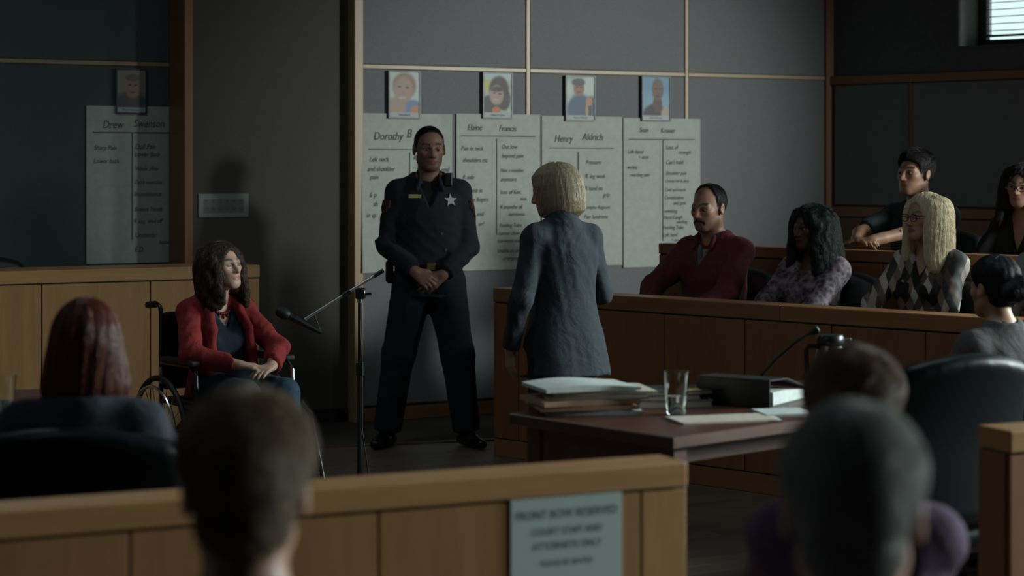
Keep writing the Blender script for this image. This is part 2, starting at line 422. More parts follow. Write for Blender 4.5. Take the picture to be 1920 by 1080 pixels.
def sheet(org, box, label, title, lines, rule, vrule, curl=0.0, group='handwritten sheets on the walls'):
    x0, y0, x1, y1 = box; off = .024
    a, zt = wall_local(org, x0, y0, off); b, _ = wall_local(org, x1, y0, off); _, zb = wall_local(org, x0, y1, off)
    o = org + NW * off + DW * a
    root = thing('paper_sheet', label, 'paper', (o.x, o.y, 0), TW, group)
    W = b - a
    rnd = random.Random(label); p1, p2 = rnd.random() * 6, rnd.random() * 6
    def warp(x, z):
        u = np.asarray(x) / W; v = (zt - np.asarray(z)) / (zt - zb)
        r = .002 * np.sin(u * 7 + p1 + v * 2) * v
        if curl: r = r - curl * np.maximum(u - .72, 0) ** 2 * 10 * (1 - .3 * v) - curl * .7 * np.sin(u * 15 + 1) * np.maximum(v - .55, 0) ** 1.3 - curl * .6 * np.maximum(.12 - u, 0) * 8 * v
        return r
    nx, nz = 22, 30
    X, Z = np.meshgrid(np.linspace(0, W, nx), np.linspace(zb, zt, nz))
    Y = warp(X, Z)
    V = np.stack([X, Y, Z], -1).reshape(-1, 3); V2 = V.copy(); V2[:, 1] += .0012
    fs = []
    for j in range(nz - 1):
        for i in range(nx - 1):
            q = j * nx + i; fs.append((q, q + 1, q + nx + 1, q + nx))
    n = len(V); fs2 = [tuple(n + k for k in f[::-1]) for f in fs]
    me = bpy.data.meshes.new('page'); me.from_pydata(np.vstack([V, V2]).tolist(), [], fs + fs2)
    me.polygons.foreach_set('use_smooth', [True] * len(me.polygons))
    link('page', me, PAPER, root)
    def loc(xp, yp):
        t, z = wall_local(org, xp, yp, off); return t - a, z
    sc = 1.0 / 300 * 1.12
    for (xp, yp, s, hpx) in title + lines:
        lx, lz = loc(xp, yp)
        text(s, hpx * sc, root, lx, lz, MARKER, warp=warp, sx=.80)
    if rule:
        p, q = loc(rule[0], rule[1]), loc(rule[2], rule[3])
        m = MB(); m.box((p[0], -.0045, min(p[1], q[1]) - .0025), (q[0], -.0035, min(p[1], q[1]) + .0025)); 
        o = m.build('ruled_line', INK, root)
    if vrule:
        p, q = loc(vrule[0], vrule[1]), loc(vrule[2], vrule[3])
        MB().box((p[0] - .002, -.0045, q[1]), (p[0] + .002, -.0035, p[1])).build('ruled_line', INK, root)
    return root
sheet(W0, (678, 212, 846, 512), 'white paper sheet with curling edges behind the officer, headed Dorothy', 
      [(700, 262, 'Dorothy', 19), (762, 258, 'B', 21)],
      [(692, 303, 'Left neck', 12), (688, 321, 'and shoulder', 12), (693, 336, 'pain', 12), (692, 370, '6 p', 13), (699, 387, 'sh', 12), (686, 408, 'in sp', 12), (826, 322, 'end', 12), (775, 300, 'R hand', 12)],
      (690, 280, 832, 280), (768, 286, 768, 470), curl=.02)
sheet(W0, (856, 213, 1013, 508), 'white handwritten sheet between officer and blonde lawyer, headed Elaine',
      [(876, 244, 'Elaine', 15), (935, 246, 'Francis', 15)],
      [(864, 282, 'Pain in neck', 11), (867, 304, 'shoulders etc', 11), (867, 336, 'R side', 11), (876, 361, 'numb in', 11), (880, 378, 'my fingers', 11), (893, 405, 'and/', 11), (896, 424, 'or?', 11),
       (940, 279, 'Out low', 11), (940, 296, 'beyond pain', 11), (938, 323, 'Not a number', 10), (938, 340, 'anymore', 11), (938, 364, 'loss of func', 11), (975, 376, 'tion', 10), (937, 392, '4 months of', 11), (953, 405, 'numbness', 10), (936, 426, 'Feeding Tube', 10), (934, 441, 'cannot chew', 10), (932, 455, 'nutritional needs', 9), (932, 474, 'Unable to sit', 10), (942, 488, 'emergency', 10), (970, 498, 'room', 9)],
      (863, 252, 1004, 256), (931, 260, 931, 440))
sheet(W0, (1016, 217, 1167, 501), 'white handwritten sheet right of the blonde lawyer, headed Henry Aldrich',
      [(1039, 266, 'Henry', 18), (1091, 263, 'Aldrich', 18)],
      [(1027, 310, 'Ear nose', 11), (1098, 308, 'Pressure', 11), (1097, 334, 'R. leg weak', 11), (1096, 357, 'R hand no', 11), (1130, 369, 'grip', 11), (1094, 392, 'Complex Regional', 9), (1095, 410, 'Pain Syndrome', 10), (1093, 436, 'R Bad tab', 10), (1110, 470, 'active', 10), (1112, 494, 'while', 10)],
      (1029, 273, 1150, 278), (1084, 285, 1084, 490))
sheet(W0, (1169, 221, 1313, 502), 'white handwritten sheet behind the man in maroon, headed Sean',
      [(1198, 248, 'Sean', 13), (1238, 249, 'Kroner', 13)],
      [(1176, 288, 'Left hand', 11), (1196, 298, '+ arm', 11), (1175, 317, 'wrists', 11), (1180, 331, 'reaching pain', 10), (1248, 280, 'Loss of', 11), (1272, 289, 'strength', 10), (1248, 308, "Can't hold", 11), (1248, 328, 'Shoulder pain', 10), (1247, 342, 'Cramps left & dizzy', 8), (1246, 359, 'Cold and numb', 9), (1245, 374, 'Constipation', 10), (1262, 384, 'and pain', 10), (1245, 399, 'vomiting', 10), (1244, 411, 'Hard Cough', 10), (1268, 419, 'swelling', 9), (1243, 430, 'Feeding Tube', 10), (1243, 444, 'Left hand', 10), (1258, 453, '+ arm', 9)],
      (1178, 257, 1302, 262), (1243, 263, 1239, 452))
sheet(L0, (162, 198, 332, 495), 'dim white handwritten sheet on the shaded wall above the oak bench, headed Drew',
      [(192, 240, 'Drew', 18), (250, 238, 'Swenson', 18)],
      [(176, 281, 'Sharp Pain', 11), (175, 306, 'Lower back', 11), (253, 279, 'Dull Pain', 12), (252, 293, 'Lower Back', 11), (252, 320, 'Weak after', 11), (251, 345, "Can't exercise", 10), (251, 368, 'Incontinence', 11), (252, 396, 'Bowels Numb', 10), (251, 418, 'R. Leg "dead off"', 9), (253, 445, 'Unsteady/', 11), (298, 457, 'balance', 9), (252, 472, 'E.D.', 12)],
      (174, 248, 325, 248), (248, 250, 242, 450))

def portrait_mat(name, bg, blobs):
    """flat printed snapshot: soft ellipses of colour, in the print's own plane (x right, z up, unit size)"""
    m, nt, b = new_mat(name)
    tc = N(nt, 'ShaderNodeTexCoord'); sp = N(nt, 'ShaderNodeSeparateXYZ'); nt.links.new(tc.outputs['Generated'], sp.inputs[0])
    cur = N(nt, 'ShaderNodeRGB').outputs[0]; cur.default_value = (*bg, 1)
    for (cx, cy, rx, ry, col, soft) in blobs:
        ds = []
        for axis, c, r in ((0, cx, rx), (2, cy, ry)):
            s = N(nt, 'ShaderNodeMath', operation='SUBTRACT'); nt.links.new(sp.outputs[axis], s.inputs[0]); s.inputs[1].default_value = c
            dv = N(nt, 'ShaderNodeMath', operation='DIVIDE'); nt.links.new(s.outputs[0], dv.inputs[0]); dv.inputs[1].default_value = r
            pw = N(nt, 'ShaderNodeMath', operation='MULTIPLY'); nt.links.new(dv.outputs[0], pw.inputs[0]); nt.links.new(dv.outputs[0], pw.inputs[1])
            ds.append(pw)
        ad = N(nt, 'ShaderNodeMath', operation='ADD'); nt.links.new(ds[0].outputs[0], ad.inputs[0]); nt.links.new(ds[1].outputs[0], ad.inputs[1])
        mr = N(nt, 'ShaderNodeMapRange'); nt.links.new(ad.outputs[0], mr.inputs[0])
        mr.inputs[1].default_value = 1 + soft * 1.6 + .12; mr.inputs[2].default_value = 1 - soft * 1.2 - .12
        mx = N(nt, 'ShaderNodeMix', data_type='RGBA'); nt.links.new(mr.outputs[0], mx.inputs[0])
        nt.links.new(cur, mx.inputs[6]); mx.inputs[7].default_value = (*col, 1); cur = mx.outputs[2]
    nt.links.new(cur, b.inputs['Base Color']); b.inputs['Roughness'].default_value = .5
    return m
SK = (.40, .27, .215); SKD = (.36, .18, .12)
pm = [
 portrait_mat('snapshot_blonde', (.48, .55, .55), [(.5, .66, .40, .33, (.27, .18, .085), .10), (.72, .10, .42, .22, (.10, .22, .42), .1), (.88, .05, .18, .12, (.52, .19, .07), .1), (.2, .12, .36, .25, SK, .15), (.46, .55, .32, .33, SK, .1), (.33, .64, .06, .025, (.13, .08, .06), .4), (.60, .62, .06, .025, (.13, .08, .06), .4), (.43, .36, .13, .035, (.50, .40, .35), .3), (.47, .48, .05, .05, (.44, .22, .17), .6)]),
 portrait_mat('snapshot_dark_hair', (.40, .46, .38), [(.15, .72, .22, .16, (.50, .50, .14), .4), (.5, .95, .8, .10, (.45, .55, .60), .5), (.55, .60, .36, .34, (.045, .03, .028), .1), (.72, .35, .25, .30, (.045, .03, .028), .1), (.25, .2, .4, .25, (.05, .04, .05), .1), (.46, .45, .25, .25, SK, .12), (.48, .60, .24, .07, (.05, .035, .03), .3), (.38, .50, .06, .02, (.08, .05, .04), .4), (.58, .48, .06, .02, (.08, .05, .04), .4), (.44, .33, .1, .03, (.48, .38, .33), .3), (.45, .05, .16, .10, (.52, .14, .05), .1)]),
 portrait_mat('snapshot_blue_shirt', (.34, .40, .38), [(.85, .7, .3, .35, (.52, .58, .55), .2), (.1, .6, .14, .3, (.50, .55, .52), .3), (.5, .15, .48, .40, (.065, .11, .20), .1), (.9, .2, .2, .3, (.05, .07, .13), .2), (.82, .36, .12, .11, (.48, .24, .12), .15), (.74, .12, .05, .2, (.45, .28, .12), .2), (.45, .70, .19, .20, (.30, .14, .09), .12), (.43, .86, .24, .10, (.08, .075, .07), .15), (.38, .73, .05, .018, (.06, .04, .03), .4), (.53, .73, .05, .018, (.06, .04, .03), .4), (.45, .60, .08, .02, (.20, .07, .05), .4)]),
 portrait_mat('snapshot_bald_man', (.14, .29, .44), [(.5, .2, .9, .35, (.20, .38, .48), .6), (.45, .0, .46, .30, (.035, .025, .03), .1), (.85, .05, .16, .18, (.42, .32, .27), .2), (.55, .30, .17, .25, (.09, .05, .045), .12), (.56, .68, .22, .30, (.15, .085, .07), .12), (.48, .70, .05, .018, (.05, .03, .025), .4), (.64, .70, .05, .018, (.05, .03, .025), .4), (.56, .50, .09, .02, (.08, .035, .03), .4)]),
 portrait_mat('snapshot_older_man', (.28, .27, .25), [(.6, .75, .35, .3, (.30, .24, .2), .4), (.45, .12, .6, .3, (.10, .10, .11), .2), (.55, .55, .27, .30, (.36, .21, .15), .15), (.55, .80, .26, .10, (.16, .14, .12), .2), (.45, .60, .05, .02, (.08, .05, .04), .4), (.65, .60, .05, .02, (.08, .05, .04), .4), (.55, .40, .10, .02, (.2, .09, .07), .4)]),
]
FRM = plain('snapshot_frame', (.02, .035, .04), .4)
def snapshot(org, box, label, mat, name_s):
    x0, y0, x1, y1 = box; off = .034
    a, zt = wall_local(org, x0, y0, off); b, _ = wall_local(org, x1, y0, off); _, zb = wall_local(org, x0, y1, off)
    o = org + NW * off + DW * a; W = b - a; H = zt - zb
    root = thing('framed_photograph', label, 'photograph', (o.x, o.y, zb), TW, 'framed photographs above the sheets')
    f = .009
    m = MB(); m.box((0, -.006, 0), (W, .008, f)); m.box((0, -.006, H - f), (W, .008, H)); m.box((0, -.006, f), (f, .008, H - f)); m.box((W - f, -.006, f), (W, .008, H - f))
    m.build('frame', FRM, root)
    MB().box((f, -.001, f + .03), (W - f, .004, H - f)).build('photo_print', mat, root)
    c = MB().box((f, -.001, f), (W - f, .004, f + .03)).build('caption_strip', plain('caption_white', (.45, .50, .50), .6), root)
    text(name_s, .018, c, W / 2, f + .009, INK, name='caption', shear=0, y=-.0022, align='CENTER')
snapshot(W0, (728, 132, 788, 222), 'framed snapshot of a smiling blonde person in blue, leftmost over the officer', pm[0], 'Dorothy B')
snapshot(W0, (905, 135, 961, 222), 'framed snapshot of a dark fringed smiling person in orange', pm[1], 'Elaine Francis')
snapshot(W0, (1060, 141, 1116, 227), 'framed snapshot of a person in a blue shirt with folded arms', pm[2], 'Henry Aldrich')
snapshot(W0, (1203, 142, 1257, 227), 'framed snapshot of a bald person against blue sky', pm[3], 'Sean Kroner')
snapshot(L0, (217, 128, 275, 213), 'dim framed snapshot hanging on the shaded wall over the oak bench', pm[4], 'Drew Swenson')

# small printed notice on the recess wall
a, zt = wall_local(R0, 372, 363, .006); b, _ = wall_local(R0, 466, 363, .006); _, zb = wall_local(R0, 372, 408, .006)
o = R0 + NW * .006 + DW * a
nt_ = thing('wall_notice', 'small white printed notice on the shaded taupe wall behind the wheelchair', 'notice', (o.x, o.y, zb), TW)
Wn, Hn = b - a, zt - zb
MB().box((0, -.003, 0), (Wn, .006, Hn), .002).build('card', plain('notice_card', (.24, .245, .24), .5), nt_)
MB().box((.032, -.0045, .026), (Wn - .032, -.002, Hn - .035)).build('grey_field', plain('notice_field', (.155, .155, .15), .6), nt_)
NI = plain('notice_ink', (.08, .08, .085), .6)
for q in range(6):
    x_ = .05 + q * (Wn - .1) / 5.0
    text('T', .032, nt_, x_, Hn * .58, NI, name='lettering', shear=0, y=-.006, align='CENTER')
    text('O', .028, nt_, x_, Hn * .30, NI, name='lettering', shear=0, y=-.006, align='CENTER')

# ================================================================ FURNITURE
def panelled(name, label, cat, loc, rz, seams, z0, ztop, cap_h, depth, mat, math_, plinth=.1, y0=0.0, cap_over=.0, group=None):
    root = thing(name, label, cat, loc, rz, group)
    x0, x1 = seams[0], seams[-1]
    if plinth: MB().box((x0, y0 + .004, z0), (x1, y0 + depth - .01, z0 + plinth - .004), .003).build('plinth', math_, root)
    MB().box((x0 + .002, y0 + .012, z0 + plinth * .5), (x1 - .002, y0 + depth - .02, ztop - cap_h)).build('core', BLACKR, root)
    for a, b in zip(seams, seams[1:]):
        MB().box((a + .003, y0, z0 + plinth + .002), (b - .003, y0 + .02, ztop - cap_h - .007), .002).build('panel', mat, root)
    MB().box((x0, y0 + depth - .025, z0 + plinth), (x1, y0 + depth - .006, ztop - cap_h - .007)).build('rear_panel', mat, root)
    for a, b in ((x0 - .0005, x0 + .016), (x1 - .016, x1 + .0005)):
        MB().box((a, y0 + .021, z0 + plinth), (b, y0 + depth - .026, ztop - cap_h - .004)).build('end_panel', mat, root)
    n = max(1, round((x1 - x0) / 1.9)); L = (x1 - x0) / n
    for i in range(n):
        MB().box((x0 + i * L + .0008, y0 - .004 - cap_over, ztop - cap_h), (x0 + (i + 1) * L - .0008, y0 + depth + cap_over, ztop), .004, seg=2).build('cap_board', math_, root)
    return root
js = [0, .188] + [.188 + .505 * i for i in range(1, 12)]
jf = panelled('jury_box_front', 'long brown oak panelled front of the jury box with flat top rail', 'jury box', (JA.x, JA.y, 0), TJ, js, 0, .924, .075, .16, CHERRY, CHERRYH)
MB().box((0, .16, .0), (.03, 1.1, .7)).build('side_panel', CHERRY, jf)
js2 = [.283] + [.283 + .505 * i for i in range(1, 12)]
o = JA + JN * 1.10
panelled('jury_row_divider', 'oak panelled divider between the two rows of jurors', 'divider', (o.x, o.y, 0), TJ, js2, 0, 1.146, .06, .10, CHERRY, CHERRYH, plinth=.19)
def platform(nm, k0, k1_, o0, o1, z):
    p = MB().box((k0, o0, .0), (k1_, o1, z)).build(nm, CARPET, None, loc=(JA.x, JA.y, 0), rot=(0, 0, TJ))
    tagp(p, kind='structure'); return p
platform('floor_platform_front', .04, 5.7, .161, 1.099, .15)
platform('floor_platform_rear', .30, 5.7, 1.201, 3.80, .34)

BO = Vector((-1.393, 10.6))
panelled('clerk_bench', 'honey oak panelled bench with flat top behind the wheelchair', 'bench', (BO.x, BO.y, 0), TW,
         [-3.6, -2.99, -2.385, -1.79, -1.204, -.62, 0], 0, 1.05, .068, .36, OAK, OAKH)

# foreground rail with a notice
RN = Vector((.437, 4.79)); RD = Vector((2.217, 1)).normalized(); TR = math.atan2(RD.y, RD.x)
rail = panelled('gallery_rail', 'blurred oak gallery rail with notice across the near left', 'rail', (RN.x, RN.y, 0), TR,
         [-2.6, -2.0, -1.40, -.82, -.13, 0], 0, .86, .060, .14, OAK, OAKH)
RN2 = RN + RD * 1.0
panelled('gallery_rail', 'blurred oak gallery rail end at the right edge beyond the gap', 'rail', (RN2.x, RN2.y, 0), TR,
         [0, .13, .8, 1.4, 2.0], 0, .88, .060, .14, CHERRY, OAKH)
# notice on the rail
def rail_local(xp, yp):
    q = (xp - 960) / FPX; t = (q * RN.y - RN.x) / (RD.x - q * RD.y); d = RN.y + t * RD.y
    return t, CAMH - (yp - HZ) / FPX * d
sa, sz = rail_local(957, 938); sb, _ = rail_local(1165, 922)
sg = thing('rail_notice', 'white laminated landscape notice taped to the gallery rail', 'notice', (RN.x + RD.x * sa - RD.y * -.0, RN.y + RD.y * sa, 0), TR)
SW = sb - sa; SH = SW * .74
MB().box((0, -.004, sz - SH), (SW, -.0005, sz)).build('card', plain('notice_laminate', (.40, .49, .47), .35), sg)
NV = plain('notice_navy', (.03, .045, .10), .6)
for i, (s, sc_, z_) in enumerate((('FRONT ROW RESERVED', .0295, .050), ('COURT STAFF AND', .025, .090), ('ATTORNEYS ONLY', .025, .125), ('PLEASE BE SEATED', .02, .165))):
    text(s, sc_, sg, SW / 2, sz - z_, NV, name='lettering', shear=0, y=-.0048, align='CENTER', sx=.86)

# counsel tables
TF = Vector((.497, 5.93)); TT = math.atan2(.662, .75)
def counsel_table(label, loc, rz, L, Wd):
    """origin at the near left corner; x along the long near side, y across"""
    r = thing('counsel_table', label, 'table', loc, rz, 'counsel tables')
    MB().box((0, 0, .722), (L, Wd, .76), .003).build('table_top', MAHOG, r)
    MB().box((.05, .05, .60), (.075, Wd - .05, .722), .002).build('apron', MAHOG, r)
    MB().box((L - .075, .05, .60), (L - .05, Wd - .05, .722), .002).build('apron', MAHOG, r)
    MB().box((.075, .16, .64), (L - .075, .18, .722), .002).build('apron', MAHOG, r)
    MB().box((.075, Wd - .07, .60), (L - .075, Wd - .05, .722), .002).build('apron', MAHOG, r)
    for x in (.04, L - .11):
        for y in (.04, Wd - .11):
            MB().box((x, y, 0), (x + .07, y + .07, .722), .006).build('leg', MAHOG, r)
    return r
tb = counsel_table('dark mahogany counsel table with files in front of the blonde lawyer', (TF.x, TF.y, 0), TT, 1.55, .765)
counsel_table('dark mahogany counsel table in front of the red haired lawyer', (-3.25, 6.05, 0), .25, 1.75, .765)
def tpt(a, b, z=.76):
    return Vector((TF.x + .75 * a - .662 * b, TF.y + .662 * a + .75 * b, z))
def on_table(xp, yp, z=.76):
    d = depth_at(yp, z); return px(xp, yp, d)

GL = glassmat('clear_glass', (.97, 1, 1))
def tumbler(label, p):
    g = thing('water_glass', label, 'glass', p, 0, 'water glasses')
    pr = [(.026, 0), (.031, .002), (.033, .006), (.0435, .145), (.0415, .145), (.0312, .014), (.0, .012)]
    MB().lathe(pr, 32).build('tumbler', GL, g, True)
    MB().lathe([(.0, .0125), (.0305, .0145), (.0352, .064), (.0, .064)], 32).build('water', glassmat('water', (.98, 1, 1)), g, True)
tumbler('tapered drinking glass half full of water on the counsel table', on_table(1268, 777))
tumbler('drinking glass at the far left edge beside the red haired lawyer', Vector((px(6, 800, 6.35).x, 6.35, .76)))

# file stack
CREAM = cloth('cream_paper', (.50, .44, .36), (.56, .50, .42), scale=30, rough=.8, bump=.03, sheen=0)
WPAP = cloth('white_paper', (.52, .57, .55), (.58, .63, .61), scale=30, rough=.8, bump=.03, sheen=0)
MANILA = cloth('manila_card', (.40, .24, .15), (.46, .29, .19), scale=30, rough=.8, bump=.03, sheen=0)
def slab(name, label, cat, p, rz, w_, d_, h, mat, group=None, bow=.0, tilt=0.0):
    m = MB(); n = 10
    bm = m.bm; top = []; bot = []
    for i in range(n + 1):
        u = i / n; zz = bow * math.sin(u * math.pi * 1.3) + bow * .5 * u * u
        for yy in (-d_ / 2, d_ / 2):
            bot.append(bm.verts.new((-w_ / 2 + w_ * u, yy, zz * .0))); top.append(bm.verts.new((-w_ / 2 + w_ * u, yy, h + zz)))
    for i in range(n):
        a = 2 * i
        bm.faces.new((top[a], top[a + 2], top[a + 3], top[a + 1])); bm.faces.new((bot[a], bot[a + 1], bot[a + 3], bot[a + 2]))
        bm.faces.new((bot[a], bot[a + 2], top[a + 2], top[a])); bm.faces.new((bot[a + 1], top[a + 1], top[a + 3], bot[a + 3]))
    bm.faces.new((bot[0], top[0], top[1], bot[1])); bm.faces.new((bot[-2], bot[-1], top[-1], top[-2]))
    o = m.build(name, mat, None, loc=p, rot=(0, 0, rz)); tagp(o, label, cat, group); return o
z = .76; c = on_table(1098, 778); c.y += .1
stack = [('grey document tray at the bottom of the file stack', 'document', WPAP, .014, .02, .33), ('tan manila folder, lowest in the file stack', 'folder', MANILA, .012, -.01, .34),
         ('tan manila folder, second from the bottom of the file stack', 'folder', MANILA, .014, -.015, .35), ('cream folder in the middle of the file stack', 'folder', CREAM, .010, .03, .35),
         ('cream folder sticking out to the right of the file stack', 'folder', CREAM, .009, .045, .36), ('white loose sheaf on top of the file stack', 'document', WPAP, .012, -.012, .34)]
for i, (lb, ct, mt, h, dx, wd_) in enumerate(stack):
    slab('folder' if ct == 'folder' else 'document_sheaf', lb, ct, (c.x + dx, c.y + dx * .5, z), .12 + .13 * (i % 3) - .05, wd_, .25, h, mt, 'files stacked on the counsel table', bow=.004 if i < 5 else .010)
    z += h + (.0045 if i < 5 else 0) * 1.0
c = on_table(1352, 787); slab('folder', 'flat cream folder lying in front of the water glass', 'folder', (c.x, c.y, .76), .28, .33, .17, .006, CREAM)
c = on_table(1425, 786); slab('document_sheaf', 'thin white sheaf poking out from under the flat cream folder', 'document', (c.x, c.y, .7605), .1, .12, .12, .004, WPAP)
c = on_table(1468, 775); slab('notepad', 'white notepad lying below the black ring binder', 'notepad', (c.x, c.y, .76), .2, .17, .16, .008, WPAP)
# books behind the glass
z = .76; c = on_table(1255, 770); c.y += .17
for i, (lb, col, h, w_, dx) in enumerate((('grey casebook at the bottom of the pile behind the water glass', (.16, .15, .16), .026, .26, .02), ('brown casebook in the pile behind the water glass', (.13, .075, .06), .018, .25, -.02), ('black folder on top of the pile behind the water glass', (.02, .02, .022), .012, .29, .0))):
    b_ = thing('book', lb, 'book', (c.x + dx, c.y, z), .1 + .06 * i, 'books behind the water glass')
    mc = plain('book_cover_%d' % i, col, .5)
    MB().box((-w_ / 2, -.10, 0), (w_ / 2, .10, .002)).box((-w_ / 2, -.10, h - .002), (w_ / 2, .10, h)).box((-w_ / 2, -.10, .002), (-w_ / 2 + .003, .10, h - .002)).build('cover', mc, b_)
    MB().box((-w_ / 2 + .003, -.095, .002), (w_ / 2 - .005, .095, h - .002)).build('page_block', plain('page_edge', (.35, .34, .32), .8), b_)
    z += h
st = slab('sticky_note', 'yellow sticky note on the pile behind the water glass', 'note', (c.x + .08, c.y - .04, z), .2, .07, .05, .003, plain('sticky_yellow', (.55, .45, .14), .7))
# ring binder
c = on_table(1400, 769)
bd = thing('ring_binder', 'thick black ring binder lying closed on the counsel table', 'binder', (c.x + .045, c.y + .24, .76), math.radians(58))
MB().prism([(-.15, 0), (.19, 0), (.19, .004), (-.15, .004)], -.14, .14).build('cover', BLACKP, bd)
MB().prism([(-.15, .0), (-.147, .0), (-.147, .098), (-.15, .098)], -.14, .14).build('spine', BLACKP, bd)
MB().prism([(-.15, .094), (.0, .088), (.20, .036), (.20, .040), (.0, .093), (-.15, .099)], -.14, .14).build('cover', BLACKP, bd)
MB().prism([(-.10, .005), (.17, .005), (.17, .036), (.0, .05), (-.10, .05)], -.13, .13).build('page_block', WPAP, bd)
for yy in (-.07, 0, .07):
    MB().tube([(-.115 + .028 * math.cos(a_), yy, .034 + .030 * math.sin(a_)) for a_ in [i * math.pi / 6 for i in range(12)]], .0025, 6, closed=True).build('ring', CHROME, bd)
# gooseneck microphone
b0 = px(1416, 740, 7.0); b0.z = .76
gm = thing('gooseneck_microphone', 'black gooseneck microphone rising behind the ring binder', 'microphone', b0, 0)
MB().lathe([(.0, 0), (.055, 0), (.055, .012), (.045, .024), (.012, .028), (.0, .028)], 24).build('base', BLACKP, gm, True)
pts = [Vector((0, 0, .02))]
for (xx, yy) in ((1417, 720), (1428, 703), (1455, 673), (1490, 643), (1520, 624)):
    q = px(xx, yy, 7.0); pts.append(q - b0)
MB().tube(pts, .0055, 8).build('neck', BLACKR, gm, True)
q = px(1535, 616, 7.0) - b0
MB().tube([pts[-1], pts[-1].lerp(q, .35), q.lerp(pts[-1], .12), q], [.008, .0145, .0145, .008], 12).build('windscreen', BLACKR, gm, True)
# carafe
cp = px(1557, 700, 7.0); cp.z = .76
cf = thing('carafe', 'insulated carafe with black lid and handle on the counsel table', 'carafe', cp, math.radians(10))
MB().lathe([(.0, 0), (.058, 0), (.062, .01), (.062, .12), (.05, .165), (.042, .185), (.0, .185)], 28).build('body', plain('carafe_steel', (.28, .27, .25), .3, .8), cf, True)
MB().lathe([(.0, .186), (.046, .186), (.050, .192), (.050, .212), (.044, .222), (.0, .224)], 28).build('lid', BLACKP, cf, True)
MB().box((.04, -.012, .196), (.078, .012, .210), .004).build('spout', BLACKP, cf)
MB().tube([(-.045, 0, .18), (-.085, 0, .182), (-.092, 0, .165), (-.088, 0, .06), (-.06, 0, .05)], .009, 8).build('handle', BLACKP, cf, True)
